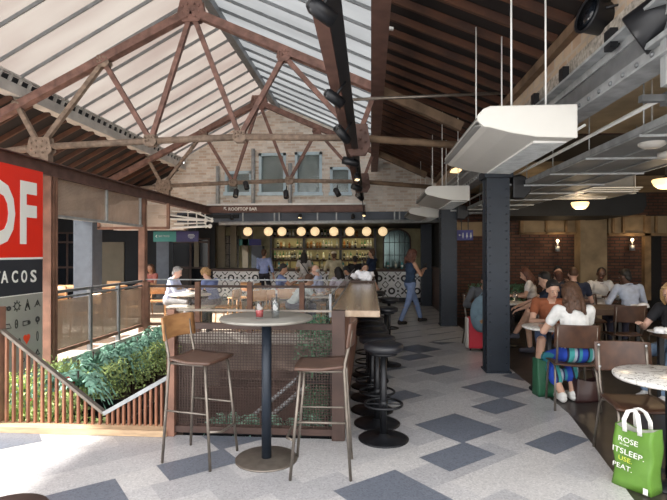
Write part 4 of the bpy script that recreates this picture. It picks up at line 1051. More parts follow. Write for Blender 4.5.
y, z = icon(38, 336); ring(y, z, .015, .004, ry=.06)
y, z = icon(8, 344); ring(y, z, .02, .006, ry=.05)
y, z = icon(38, 352); ln((y - .04, z - .03), (y, z + .03), (y + .04, z - .03), (y - .04, z - .03), w=.009)
y, z = icon(14, 357); ring(y, z, .022, .006)
y, z = icon(20, 341); ring(y, z, .012, .005, ry=.03)
y, z = icon(24, 360); ring(y, z, .02, .005)
ic.build('printed_pattern', 'ink', sg, world=True)
y, z = icon(27.3, 338.5); k = MB(); pts = []
for i in range(24):
    a = 2 * PI * i / 24; pts.append((y + .0042 * 16 * math.sin(a) ** 3 * .85, z + .0042 * (13 * math.cos(a) - 5 * math.cos(2 * a) - 2 * math.cos(3 * a) - math.cos(4 * a))))
k.prism(pts, XS - .003, XS + .003, 'X'); k.build('heart', 'heart_red', sg, world=True)
y, z = icon(3.5, 364); k = MB(); k.ell((XS, y, z), (.004, .03, .03)); k.build('red_dot', 'heart_red', sg, world=True)

def board(px0, px1, py0, py1, Y, mat, label, name='hanging_sign', hang_to=2.5):
    a_, c_ = P(px0, py1, Y=Y), P(px1, py0, Y=Y); t = thing(name, label, 'sign', (a_.x, Y, a_.z))
    k = MB(); k.span((a_.x, Y, a_.z), (c_.x, Y + .04, c_.z)); k.build('board', mat, t, world=True)
    k = MB()
    for x in (a_.x + .1, c_.x - .1): k.span((x - .008, Y + .01, c_.z), (x + .008, Y + .03, hang_to))
    k.build('hanger', 'black_metal', t, world=True)
    return t, a_, c_
t, a_, c_ = board(153.3, 176, 231.3, 241.7, 13.6, 'sign_green', 'green hanging sign with a white arrow, left of the bar')
textmesh('lettering', 'BAR TRADE', .31, .05, 'sign_text', parent=t, loc=(.16, -.003, .13))
k = MB(); k.bar((.07, -.004, .15), (.11, -.004, .19), .006, .012); k.bar((.07, -.004, .15), (.11, -.004, .12), .006, .012); k.build('arrow', 'letter_white', t)
t, a_, c_ = board(176.2, 198.5, 231.3, 241.7, 13.6, 'sign_blue', 'dark blue hanging sign beside the green one')
k = MB(); 
for i, (w, z) in enumerate(((.16, .20), (.2, .165), (.18, .13), (.08, .10))): k.box((.43, -.003, z), (w, .004, .012))
k.build('fine_print', 'sign_text', t)
t, a_, c_ = board(457, 473, 230, 240.3, 11.2, 'sign_royal', 'royal blue toilet sign with pale figures by the second blue column', hang_to=2.69)
for i in range(3):
    x = .13 + i * .085; k = MB(); k.ell((x, -.004, .155), (.012, .004, .012)); 
    k.prism([(x - .008, .14), (x + .008, .14), (x + (.02 if i else .012), .08), (x - (.02 if i else .012), .08)] if i < 2 else [(x - .006, .14), (x + .008, .14), (x + .02, .09), (x + .01, .07), (x - .022, .085)], -.006, 0, 'Y'); k.box((x, -.003, .065), (.014, .004, .04)); k.build('figure', 'sign_text', t)
k = MB(); k.bar((.04, -.004, .115), (.09, -.004, .115), .005, .01); k.bar((.04, -.004, .115), (.06, -.004, .135), .005, .01); k.bar((.04, -.004, .115), (.06, -.004, .095), .005, .01); k.build('arrow', 'sign_text', t)
# ================================================================ THE BAR
bar = thing('service_bar', 'bar front of black and white patterned tiles under a dark worktop', 'bar', (-.5, YBAR, 0))
bx0, bx1 = P(213, 280, Y=YBAR).x, 1.86
k = MB(); k.span((bx0, YBAR, .15), (bx1, YBAR + .6, .98)); k.build('tiled_panel', 'porcelain', bar, world=True)
k = MB(); k.span((bx0, YBAR + .04, 0), (bx1, YBAR + .5, .15)); k.build('plinth', 'black_metal', bar, world=True)
k = MB(); k.span((bx0 - .05, YBAR - .12, .98), (bx1, YBAR + .7, 1.06)); k.build('worktop', 'dark_brown', bar, world=True)
k = MB(); T = .40; yy = YBAR - .004
x = bx0 + T / 2; i = 0
while x < bx1 - .1:
    for j in range(2):
        z = .15 + T / 2 + j * T + .01
        if (i + j) % 2 == 0:
            k.tube([(x + .085 * math.cos(a), yy, z + .085 * math.sin(a)) for a in [2 * PI * q / 16 for q in range(16)]], .026, 4, True)
        else:
            for a in range(4):
                a = PI / 4 + a * PI / 2; k.ell((x + .085 * math.cos(a), yy, z + .085 * math.sin(a)), (.055, .006, .026), rotm(0, -a, 0), n=8, m=6)
            k.ell((x, yy, z), (.03, .008, .03), n=8, m=6)
        for sx in (-1, 1):
            for sz in (-1, 1): k.bar((x + sx * T / 2, yy, z + sz * .09), (x + sx * .10, yy, z + sz * T / 2), .006, .022)
        for sx in (-1, 1): k.ell((x + sx * T / 2, yy, z), (.035, .006, .035), n=8, m=6)
    x += T; i += 1
k.build('tile_pattern', 'ink', bar, world=True)

# back bar shelving
sh = thing('back_bar_shelves', 'dark backlit shelving full of bottles behind the bar', 'shelves', (-2, 17.3, 0))
YS = 17.2
UP = [P(px, 250, Y=YS).x for px in (271, 304, 340.5, 375)]
SZ = [P(300, py, Y=YS).z for py in (236.5, 248, 259.5)]
for i, x in enumerate(UP): k = MB(); k.span((x - .04, YS - .02, .1), (x + .04, YBK - .01, 2.42)); k.build('upright', 'black_metal', sh, world=True)
for z in SZ:
    k = MB(); k.span((UP[0], YS - .02, z - .035), (UP[-1], YBK - .02, z)); k.span((UP[0], YS - .03, z - .065), (UP[-1], YS - .01, z)); k.build('shelf', 'dark_brown', sh, world=True)
k = MB(); k.span((UP[0], YS - .35, .98), (UP[-1] + .1, YBK - .02, 1.03)); k.span((UP[0], YS - .3, 0), (UP[-1], YS, .98)); k.build('back_counter', 'dark_brown', sh, world=True)
for z in SZ:
    for a, b in zip(UP[:-1], UP[1:]):
        k = MB(); k.span((a + .06, YS + .02, z - .048), (b - .06, YS + .06, z - .038)); k.build('led_strip', 'led_strip', sh, world=True)
# taps and arches under the lowest shelf
k = MB()
for i in range(7):
    x = UP[0] + .35 + i * .5; pts = [(x + .13 * math.cos(a), YS - .3, 1.25 + .10 * math.sin(a)) for a in [PI * q / 8 for q in range(9)]]
    k.tube([(x + .13, YS - .3, 1.03)] + pts + [(x - .13, YS - .3, 1.03)], .018, 6)
tag(k.build('beer_taps', 'dark_brown'), 'row of dark arched tap fittings on the back counter', 'taps')
def mbottle(kind):
    mats = [('bottle_clear', (.55, .6, .55)), ('bottle_amber', (.35, .13, .03)), ('bottle_green', (.03, .12, .05)), ('bottle_black', (.012, .012, .014)), ('bottle_blue', (.05, .3, .32))]
    nm, c = mats[kind]
    if nm not in MATS: pbr(nm, c, .12, 0, trans=.35 if kind in (0, 1) else 0)
    h = [.29, .26, .31, .30, .25][kind]; r = [.036, .042, .036, .038, .04][kind]
    t = thing('bottle', 'x', 'bottle')
    k = MB(); k.lathe([(r, 0), (r, h * .6), (r * .8, h * .68), (r * .35, h * .76), (r * .33, h * .95), (.001, h * .95)], n=10); gb = k.build('glass_body', nm, t)
    k = MB(); k.lathe([(r * 1.03, h * .18), (r * 1.03, h * .48)], n=10, smooth=True); k.build('paper_label', ['cream', 'stool_wood', 'cream', 'galv', 'letter_white'][kind], t)
    k = MB(); k.lathe([(r * .38, h * .93), (r * .38, h), (.001, h)], n=8); k.build('cap', ['black_metal', 'galv', 'black_metal', 'cream', 'galv'][kind], gb)
    return t
protos = [mbottle(i) for i in range(5)]; used = set()
kn = ['clear', 'amber', 'green', 'black', 'blue-green']
rn = random.Random(11)
bays = ['left', 'middle', 'right']; lv = ['lowest', 'middle', 'upper', 'top']
lvz = [SZ[2], SZ[1], SZ[0]]
for li, z in enumerate(lvz):
    for bi in range(3):
        x = UP[bi] + .12; seq = [rn.choice(pool) for pool in [{0: (0, 3, 3, 2, 0), 1: (0, 0, 1, 2, 1, 3), 2: (3, 1, 0, 2)}[li]] * 20]; q = 0
        while x < UP[bi + 1] - .1:
            kd = seq[q]; q += 1
            if rn.random() < (.12 if li < 2 else .35): x += .1; continue
            o = protos[kd] if kd not in used else dup(protos[kd]); used.add(kd)
            o.location = (x, YS + .09 + rn.uniform(-.02, .05), z); s = rn.uniform(.85, 1.1); o.scale = (s, s, s)
            o['label'] = kn[kd] + ' bottle on the ' + ['lowest', 'middle', 'top'][li] + ' back bar shelf, ' + bays[bi] + ' bay'
            o['group'] = kn[kd] + ' bottles, ' + ['lowest', 'middle', 'top'][li] + ' shelf, ' + bays[bi] + ' bay'
            x += rn.uniform(.085, .12)
for kd in range(5):
    if kd not in used:
        protos[kd].location = (UP[0] + .6, YS - .2, 1.03); used.add(kd); protos[kd]['label'] = kn[kd] + ' bottle standing alone on the left of the back counter'
for i, px in enumerate((272, 279, 306, 312, 322, 343, 362, 388, 396, 402)):
    o = dup(protos[4] if i % 2 else protos[0]); p = P(px, 262, Y=YBAR + .45); o.location = (p.x, YBAR + .45, 1.06)
    o['label'] = ('blue-green' if i % 2 else 'clear') + ' bottle standing on the bar worktop'; o['group'] = ('blue-green' if i % 2 else 'clear') + ' bottles on the bar worktop'
# globes
names = ['first (leftmost)', 'second', 'third', 'fourth', 'fifth (middle)', 'sixth', 'seventh', 'eighth', 'ninth (rightmost)']
t0 = None
for i, px in enumerate((247.7, 268.4, 281.9, 301.2, 315, 333.8, 349.9, 366.6, 382.8)):
    p = P(px, 231.5, Y=15.4)
    if t0 is None:
        t0 = thing('globe_lamp', '', 'lamp'); k = MB(); k.ell((0, 0, 0), (.14, .14, .14), n=20, m=12); k.build('globe', 'lamp_globe', t0)
        k = MB(); k.tube([(0, 0, .14), (0, 0, .25)], .012, 6); k.lathe([(.04, .13), (.03, .16)], n=10); k.build('fitting', 'black_metal', t0); t = t0
    else: t = dup(t0)
    t.location = p + Vector((0, 0, .0)); t['label'] = names[i] + ' glowing cream globe lamp in the row above the bar'; t['group'] = 'cream globe lamps above the bar'
# mirror on the right, cabinet window on the left
mr = thing('arched_mirror', 'arched grid mirror on the olive wall right of the bottle shelves', 'mirror', P(397, 268, Y=17.5))
mw = (P(410, 250, Y=17.5).x - P(384.5, 250, Y=17.5).x) / 2; mh = P(400, 230, Y=17.5).z - P(400, 268, Y=17.5).z
def arch(w, h, n=10): return [(-w, 0), (w, 0)] + [(w * math.cos(a), h - w * .8 + w * .8 * math.sin(a)) for a in [PI * q / n for q in range(n + 1)]]
k = MB(); k.prism(arch(mw + .05, mh + .05), .0, .04, 'Y'); k.build('frame', 'dark_brown', mr)
k = MB(); k.prism(arch(mw, mh), -.01, .0, 'Y'); k.build('mirror_glass', 'mirror', mr)
k = MB()
for i in range(1, 5): x = -mw + i * mw * 2 / 5; k.span((x - .01, -.02, 0), (x + .01, -.01, mh - .1))
for i in (1, 2): k.span((-mw, -.02, mh * i / 3), (mw, -.01, mh * i / 3 + .02))
k.build('glazing_bar', 'black_metal', mr)
gc = thing('glazed_cabinet', 'grid-fronted cabinet with hanging glasses at the left end of the bar', 'cabinet', P(228, 268, Y=17.4))
k = MB(); a_, c_ = P(217, 266, Y=17.4), P(238, 236, Y=17.4); k.span((a_.x, 17.4, 1.0), (c_.x, 17.55, c_.z)); k.build('back_panel', 'rough_plaster', gc, world=True)
k = MB()
for i in range(6): x = a_.x + (c_.x - a_.x) * i / 5; k.span((x - .012, 17.36, 1.0), (x + .012, 17.4, c_.z))
for z in (1.1, 1.5, 1.9, c_.z): k.span((a_.x, 17.36, z - .012), (c_.x, 17.4, z + .012))
k.build('grid', 'black_metal', gc, world=True)
tq = thing('menu_screen', 'teal and blue lit menu boards above the left end of the bar', 'screen', P(247, 242, Y=17.0))
for (x0, x1, m) in ((239, 248.5, 'sign_green'), (249, 261, 'sign_royal')):
    a_, c_ = P(x0, 245.5, Y=17.0), P(x1, 239, Y=17.0); k = MB(); k.span((a_.x, 17.0, a_.z), (c_.x, 17.05, c_.z)); k.span((a_.x + .1, 17.02, c_.z), (a_.x + .12, 17.04, 2.42)); k.build('panel', m, tq, world=True)
k = MB(); a_, c_ = P(238, 260, Y=17.1), P(262, 246, Y=17.1); k.span((c_.x - .4, 17.2, .0), (c_.x, 17.5, c_.z)); tag(k.build('fridge', 'slate_panel', loc=(c_.x - .2, 17.3, 0), world=True), 'dark slate blue cabinet left of the bottle shelves', 'cabinet')

# ================================================================ TERRACE TABLES AND CHAIRS (LEFT)
def round_table(label, x, y, r, h, topm, legm='black_metal', group=None, th=.025):
    t = thing('round_table', label, 'table', (x, y, 0), group=group)
    k = MB(); k.lathe([(.001, h - th), (r - .01, h - th), (r, h - th * .6), (r, h - .004), (r - .006, h), (.001, h)], n=40); k.build('tabletop', topm, t)
    k = MB(); k.tube([(0, 0, .01), (0, 0, h - th)], .03, 12); k.build('pedestal', legm, t)
    k = MB(); k.lathe([(.22, 0), (.22, .012), (.05, .03)], n=24); k.build('base', legm, t); return t
p = P(190, 294, z=.75); round_table('white round terrace table between the two men behind the brown railing', p.x, p.y, .42, .75, 'white_paint')
def rect_table(label, x0, x1, y0, y1, h, m, group=None, legm='black_metal', th=.04):
    t = thing('dining_table', label, 'table', ((x0 + x1) / 2, (y0 + y1) / 2, 0), group=group)
    k = MB(); k.span((x0, y0, h - th), (x1, y1, h)); k.build('tabletop', m, t, world=True, bevel=.004)
    for x in (x0 + .08, x1 - .08):
        for y in (y0 + .08, y1 - .08): k = MB(); k.span((x - .025, y - .025, 0.001), (x + .025, y + .025, h - th)); k.build('leg', legm, t, world=True)
    return t
a_, c_ = P(168, 309, Y=9.75), P(212, 309, Y=9.75)
rect_table('low white table close behind the railing near the two men', a_.x, c_.x, 9.65, 10.0, .52, 'white_paint')
a_, c_ = P(254, 290, Y=11.0), P(303, 290, Y=11.0)
rect_table('long white terrace table in front of the man with the phone', a_.x, c_.x, 10.55, 11.25, .75, 'white_paint')
a_, c_ = P(304, 296, Y=10.1), P(332, 296, Y=10.1)
rect_table('dark-framed grey terrace table left of the counter', a_.x, c_.x, 9.85, 10.4, .72, 'galv')
a_ = P(80, 290, Y=12.2)
rect_table('long pale wooden table behind the left mesh screens', -8.2, -6.2, 11.6, 12.4, .75, 'dining_wood', legm='dining_wood')
rect_table('short pale wooden table behind the left mesh screens', -6.9, -5.6, 8.3, 8.9, .75, 'dining_wood', legm='dining_wood')
def make_chair(label, wood='dining_wood', leg='dining_wood', back_h=.82):
    t = thing('dining_chair', label, 'chair')
    k = MB(); k.box((0, 0, .45), (.42, .42, .03)); k.build('seat', wood, t, bevel=.01)
    k = MB(); vs = []
    for i in range(7):
        u = -1 + i / 3
        for yy in (0, .018):
            for z in (back_h - .22, back_h): vs.append((u * .2, -.20 + .03 * u * u - yy - (z - .6) * .12, z))
    fs = []
    for i in range(6):
        a = i * 4; fs += [(a, a + 4, a + 5, a + 1), (a + 2, a + 3, a + 7, a + 6), (a, a + 2, a + 6, a + 4), (a + 1, a + 5, a + 7, a + 3)]
    fs += [(0, 1, 3, 2), (24, 26, 27, 25)]
    k.add(vs, fs, True); k.build('backrest', wood, t)
    for sx in (-1, 1):
        k = MB(); k.tube([(sx * .2, -.22, 0), (sx * .19, -.19, .44), (sx * .185, -.2, .6), (sx * .185, -.225, back_h - .03)], .014, 7); k.build('leg', leg, t)
        k = MB(); k.tube([(sx * .2, .2, 0), (sx * .18, .18, .44)], .014, 7); k.build('leg', leg, t)
    return t
c0 = make_chair('x'); first = True
CH = [(-3.0, 10.4, 80), (-2.35, 10.2, 20), (-2.05, 10.45, -25), (-1.8, 10.75, 10), (-2.6, 12.3, -100), (-3.9, 10.6, -90), (-1.75, 11.9, 180), (-.8, 10.9, 60), (-5.3, 9.0, 150), (-6.3, 7.9, 10), (-5.5, 8.0, -20), (-6.4, 9.3, 170), (-7.8, 11.2, 5), (-7.1, 11.2, -8), (-6.5, 11.25, 12), (-6.9, 12.8, 175), (-7.7, 12.8, 185), (-5.7, 12.1, 95), (-5.0, 11.4, 200), (-4.9, 10.2, 30), (-3.3, 12.4, 140), (-8.6, 10.0, 60)]
CL = ['light wooden chair behind the sandy-haired man in blue', 'light wooden chair right of the sandy-haired man, nearest the railing', 'light wooden chair between two others in the middle of the terrace', 'light wooden chair left of the long white terrace table', 'light wooden chair under the bearded man holding a phone', 'light wooden chair under the grey-haired man', 'light wooden chair at the far side of the long white table', 'light wooden chair between the railing and the counter', 'light wooden chair just behind the corner post of the railing', 'light wooden chair at the near side of the short pale table', 'light wooden chair nearest to the mesh screens by the short table', 'light wooden chair at the far side of the short pale table', 'leftmost light wooden chair at the near side of the long pale table', 'middle light wooden chair at the near side of the long pale table', 'rightmost light wooden chair at the near side of the long pale table', 'light wooden chair at the far right of the long pale table', 'light wooden chair at the far left of the long pale table', 'light wooden chair at the right end of the long pale table', 'light wooden chair alone in front of the pale riveted column', 'light wooden chair beside the pale column, left of the corner post', 'light wooden chair under the green sign', 'light wooden chair at the far left edge of the terrace']
for i, (x, y, a) in enumerate(CH):
    o = c0 if i == 0 else dup(c0); o.location = (x, y, 0); o.rotation_euler.z = R(a); o['label'] = CL[i]; o['group'] = 'light wooden terrace chairs'
for px, zt, Y, lab in ((196, .75, 10.35, 'small glass on the white round table between the two men'), (268, .75, 11.0, 'small glass on the long white terrace table'), (277, .75, 10.9, 'red drink in a small glass on the long white terrace table')):
    glass(px, 290, zt, Y, .12, .035, lab, 'drink_red' if 'red' in lab else None)
for i, (px, Y, zt) in enumerate(((188, 10.3, .75), (200, 10.25, .75), (290, 11.0, .75), (320, 10.1, .72), (312, 10.15, .72))):
    p = P(px, 290, Y=Y); k = MB(); k.lathe([(.05, 0), (.12, .018), (.115, .022), (.04, .008)], n=20); k.ell((0.01, 0, .03), (.06, .05, .025), n=10, m=6)
    tag(k.build('plate', 'porcelain', loc=(p.x, Y, zt)), ['left plate on the white round terrace table', 'right plate on the white round terrace table', 'plate on the long white terrace table', 'plate at the right of the grey terrace table', 'plate at the left of the grey terrace table'][i], 'plate')

# ================================================================ DINING HALL FURNITURE (RIGHT)
tm = P(545, 327, z=.74)
round_table('small round marble table between the couple with the green bag beneath', 2.07, 5.97, .30, .74, 'marble')
round_table('round marble table at the right edge in front of the empty brown chair', 2.08, 3.64, .355, .74, 'marble', th=.03)
p = P(508, 302, z=.74); round_table('small round pale table with a glass just right of the blue column', p.x, p.y, .33, .74, 'marble')
glass(515.5, 298, .74, p.y + .05, .17, .045, 'clear tall glass on the table right of the blue column'); glass(506, 298, .74, p.y + .1, .1, .035, 'short clear glass on the table right of the blue column')
a_, c_ = P(586, 308, Y=7.6), P(646, 308, Y=7.6)
rect_table('long dark brown table in front of the two men in pale shirts', a_.x - .5, c_.x, 7.6, 8.3, .76, 'table_wood', th=.09)
p = P(664, 326, z=.75); rect_table('narrow wooden table with a white plate where the blonde woman leans', 2.98, 3.8, 5.15, 5.6, .76, 'table_wood')
k = MB(); k.lathe([(.06, 0), (.13, .02), (.125, .025), (.05, .01)], n=24)
for i in range(6): k.ell((.05 * math.cos(i), .05 * math.sin(i * 1.3), .035), (.04, .035, .03), n=8, m=6)
p = P(661, 322, Y=5.4); tag(k.build('plate', 'porcelain', loc=(p.x, 5.4, .76)), 'white plate of food in front of the blonde woman', 'plate')
k = MB(); k.box((0, 0, .02), (.22, .14, .03), rotm(.1, 0, .4)); k.ell((.05, 0, .04), (.08, .05, .03)); p = P(640, 305, Y=7.9); tag(k.build('napkin', 'napkin', loc=(p.x, 7.9, .76)), 'folded white napkin on the long dark brown table', 'napkin')
p = P(618.5, 300, Y=8.05); k = MB(); k.lathe([(.035, 0), (.035, .12), (.014, .17), (.014, .21), (.001, .21)], n=14); tag(k.build('bottle', 'pane', loc=(p.x, 8.05, .76)), 'clear bottle on the long dark table beside the pale blue shirt', 'bottle')
# bent-steel and plywood chairs
def make_ply(label):
    t = thing('dining_chair', label, 'chair')     # faces +Y
    k = MB(); n = 8; vs = []
    for z in (.45, .466):
        for i in range(n + 1):
            for j in range(n + 1):
                u, v = -1 + 2 * i / n, -1 + 2 * j / n
                vs.append((u * .205 * (1 - .08 * (v < 0) * v * v), v * .2 * (1 - .06 * u * u), z - .012 * (1 - u * u) - .02 * max(0, v) ** 3 + .0))
    m = n + 1; fs = []
    for i in range(n):
        for j in range(n): a = i * m + j; fs.append((a, a + 1, a + m + 1, a + m)); a += m * m; fs.append((a, a + m, a + m + 1, a + 1))
    ring = [i * m for i in range(m)] + [n * m + j for j in range(1, m)] + [i * m + n for i in range(n - 1, -1, -1)] + [j for j in range(n - 1, 0, -1)]
    for a, b in zip(ring, ring[1:] + ring[:1]): fs.append((a, b, b + m * m, a + m * m))
    k.add(vs, fs, True); k.build('seat', 'walnut', t)
    k = MB(); vs = []; m = 11; zz = (.635, .645, .86, .87)
    for yy in (0, .012):
        for i in range(m):
            u = -1 + 2 * i / (m - 1)
            for z in zz: vs.append((u * (.215 - (.008 if z in (.635, .87) else 0)), -.235 + .04 * u * u - yy - (z - .63) * .15, z))
    fs = []
    for i in range(m - 1):
        for j in range(3):
            a = i * 4 + j; fs.append((a, a + 4, a + 5, a + 1)); a += m * 4; fs.append((a, a + 1, a + 5, a + 4))
        a = i * 4; fs.append((a, a + m * 4, a + 4 + m * 4, a + 4)); a += 3; fs.append((a, a + 4, a + 4 + m * 4, a + m * 4))
    for a in (0, (m - 1) * 4):
        for j in range(3): fs.append((a + j, a + j + 1, a + j + 1 + m * 4, a + j + m * 4))
    k.add(vs, fs, True); k.build('backrest', 'walnut', t)
    k = MB()
    for sx in (-1, 1):
        for z in (.67, .84): k.ell((sx * .18, -.24 + .03 - (z - .63) * .15 + .012, z), (.011, .006, .011), n=8, m=5)
    k.build('screw', 'galv', t)
    for sx in (-1, 1):
        k = MB(); tubepath(k, [(sx * .20, .19, 0), (sx * .185, .17, .38), (sx * .182, .14, .43), (sx * .18, .08, .44), (sx * .18, -.12, .44), (sx * .182, -.17, .47), (sx * .183, -.20, .56), (sx * .183, -.22, .72), (sx * .183, -.24, .85)], .012); k.build('leg', 'gun_metal', t)
        k = MB(); tubepath(k, [(sx * .215, -.25, 0), (sx * .195, -.17, .38), (sx * .187, -.12, .432), (sx * .183, -.05, .44)], .012); k.build('leg', 'gun_metal', t)
    k = MB(); k.tube([(-.18, .05, .435), (.18, .05, .435)], .009, 8); k.tube([(-.18, -.10, .435), (.18, -.10, .435)], .009, 8); k.build('seat_brace', 'gun_metal', t)
    return t
pc = make_ply('brown plywood chair with steel legs under the woman in the white top'); pc.location = (2.10, 5.42, 0); pc.rotation_euler.z = R(-6)
PL = [((2.03, 4.0, 0), 176, 'empty brown plywood chair with the green shopping bag in front of it'),
      ((2.42, 6.75, 0), 165, 'brown plywood chair under the person in the rust shirt'),
      ((2.92, 8.0, 0), 70, 'brown chair under the man in navy with crossed legs'),
      ((1.9, 8.75, 0), 200, 'brown chair behind the blue column under the person in grey'),
      ((3.55, 7.35, 0), 0, 'dark brown chair at the near left of the long dark table'),
      ((4.22, 7.40, 0), 3, 'dark brown chair at the near right of the long dark table'),
      ((3.7, 8.75, 0), 180, 'dark chair at the far side of the long table under the man in white'),
      ((3.62, 5.92, 0), 120, 'brown chair under the blonde woman'),
      ((2.9, 3.55, 0), 92, 'brown chair at the right edge under the seated person')]
for loc, a, lab in PL: dup(pc, loc, R(a), lab, 'brown plywood chairs with bent steel legs')
pc['group'] = 'brown plywood chairs with bent steel legs'

# ================================================================ BAGS
sb_ = thing('shopping_bag', 'bright green shopping bag with white lettering and handles', 'bag', (1.81, 3.545, 0), rz=R(-57))
def bagshell(w, d, h, wt=1.0, dip=.03, n=12, crease=.012, seed=0):
    k = MB(); vs = []; rows = 9
    per = []
    for i in range(n): per.append((-w + 2 * w * i / n, -d))
    for i in range(n // 2): per.append((w, -d + 2 * d * i / (n // 2)))
    for i in range(n): per.append((w - 2 * w * i / n, d))
    for i in range(n // 2): per.append((-w, d - 2 * d * i / (n // 2)))
    m = len(per)
    for r in range(rows):
        t_ = r / (rows - 1)
        for (x, y) in per:
            z = t_ * (h - dip * (1 - (x / w) ** 2) * t_)
            q = mnoise.noise(Vector((x * 6 + seed, y * 6, z * 6))) * crease * 2.2
            pinch = (1 - .25 * t_)
            vs.append((x * (1 + (wt - 1) * t_) + q * .4, y * pinch + q, z + mnoise.noise(Vector((x * 5, y * 5, seed))) * .02 * t_))
    fs = [tuple(range(m))[::-1]]
    for r in range(rows - 1):
        for i in range(m): fs.append((r * m + i, r * m + (i + 1) % m, (r + 1) * m + (i + 1) % m, (r + 1) * m + i))
    k.add(vs, fs, True); return k
k = bagshell(.125, .07, .42, 1.08); k.build('bag_body', 'bag_green', sb_, fixn=False)
k = bagshell(.119, .064, .415, 1.08); k.build('lining', 'bag_inside', sb_, fixn=False)
for y in (-.065, .065):
    k = MB(); pts = [(-.045, y, .38), (-.05, y, .46), (-.035, y * .7, .515), (0, y * .5, .53), (.03, y * .7, .51), (.05, y, .45), (.055, y, .38)]
    for o_ in (-.008, 0, .008): k.tube([(a + o_, b, c) for a, b, c in pts], .008, 6)
    k.build('handle', 'letter_white', sb_)
for txt, w, h, x, z, m in (('ROSE', .13, .034, -.075, .315, 'letter_white'), ('in the', .06, .012, -.065, .293, 'letter_white'), ('ITSLEEP.', .21, .036, -.115, .235, 'letter_white'), ('USE.', .09, .03, -.075, .185, 'bag_yellow'), ('PEAT.', .13, .032, -.115, .13, 'letter_white')):
    o = textmesh('lettering', txt, w, h, m, depth=.003, parent=sb_, bold=-.004); o.location = (x, -.088, z); o.rotation_euler = (R(-3), R(3), 0)
k = MB(); k.box((.10, -.082, .03), (.03, .003, .04)); k.build('printed_mark', 'letter_white', sb_)

g2 = thing('shopping_bag', 'dark green bag standing under the small marble table', 'bag', (1.97, 5.76, 0), rz=R(8))
k = bagshell(.13, .08, .42, 1.02, crease=.01, seed=4); k.build('bag_body', 'bag_dark_green', g2, fixn=False)
k = MB(); k.tube([(-.05, 0, .38), (-.04, 0, .48), (.04, 0, .48), (.05, 0, .38)], .008, 6); k.build('handle', 'bag_dark_green', g2)
g3 = thing('handbag', 'dark brown leather bag on the floor right of the white sneakers', 'bag', (2.33, 5.6, 0), rz=R(10))
k = bagshell(.16, .09, .24, .85, crease=.015, seed=8); k.build('bag_body', 'bag_leather', g3, fixn=False)
k = MB(); k.tube([(-.1, 0, .2), (-.07, 0, .33), (.07, 0, .33), (.1, 0, .2)], .009, 6); k.build('handle', 'bag_leather', g3)
bp = thing('backpack', 'dusty blue backpack hanging by the blue column above the red suitcase', 'backpack', (1.76, 8.0, .34), rz=R(-10))
k = MB(); n0 = 0; k.ell((0, 0, .28), (.19, .12, .30), n=20, m=14); k.ell((0, -.09, .17), (.14, .07, .15), n=16, m=10)
for v in k.v: v.z = max(v.z, .0)
k.build('bag_body', 'bag_blue', bp)
k = MB()
for sx in (-1, 1): k.tube([(sx * .07, .09, .52), (sx * .09, .14, .4), (sx * .1, .12, .15)], .016, 6)
k.tube([(-.05, .05, .55), (0, .04, .62), (.05, .05, .55)], .012, 6); k.build('strap', 'bag_blue', bp)
k = MB(); k.box((0, -.165, .2), (.09, .01, .05), rotm(0, R(-30), 0)); k.build('patch', 'stool_wood', bp)
sc_ = thing('suitcase', 'red suitcase on the floor left of the nearest blue column', 'suitcase', (1.74, 8.25, 0))
k = MB(); k.box((0, 0, .30), (.32, .2, .50)); k.build('shell', 'suitcase_red', sc_, bevel=.03)
k = MB(); k.box((-.175, 0, .30), (.03, .19, .48)); k.build('side_shell', 'fascia', sc_, bevel=.01)
k = MB(); k.tube([(-.08, 0, .54), (-.08, 0, .75), (.08, 0, .75), (.08, 0, .54)], .01, 6); k.build('handle', 'black_metal', sc_)
for sx in (-1, 1):
    k = MB(); k.lathe([(.025, -.012), (.025, .012)], (sx * .12, 0, .027), 12, rotm(0, R(90), 0)); k.build('wheel', 'black_metal', sc_)
# near left corner: round dark stool seat edge at the bottom left of the picture
p = P(4, 511, z=.46)
t = thing('low_stool', 'dark round stool top just showing in the bottom left corner', 'stool', (p.x, p.y, 0))
k = MB(); k.lathe([(.001, .43), (.17, .43), (.18, .44), (.175, .455), (.001, .46)], n=32); k.build('seat', 'dark_brown', t)
for a in range(4): k = MB(); k.tube([(.1 * math.cos(a * PI / 2), .1 * math.sin(a * PI / 2), .43), (.15 * math.cos(a * PI / 2), .15 * math.sin(a * PI / 2), 0)], .012, 7); k.build('leg', 'black_metal', t)

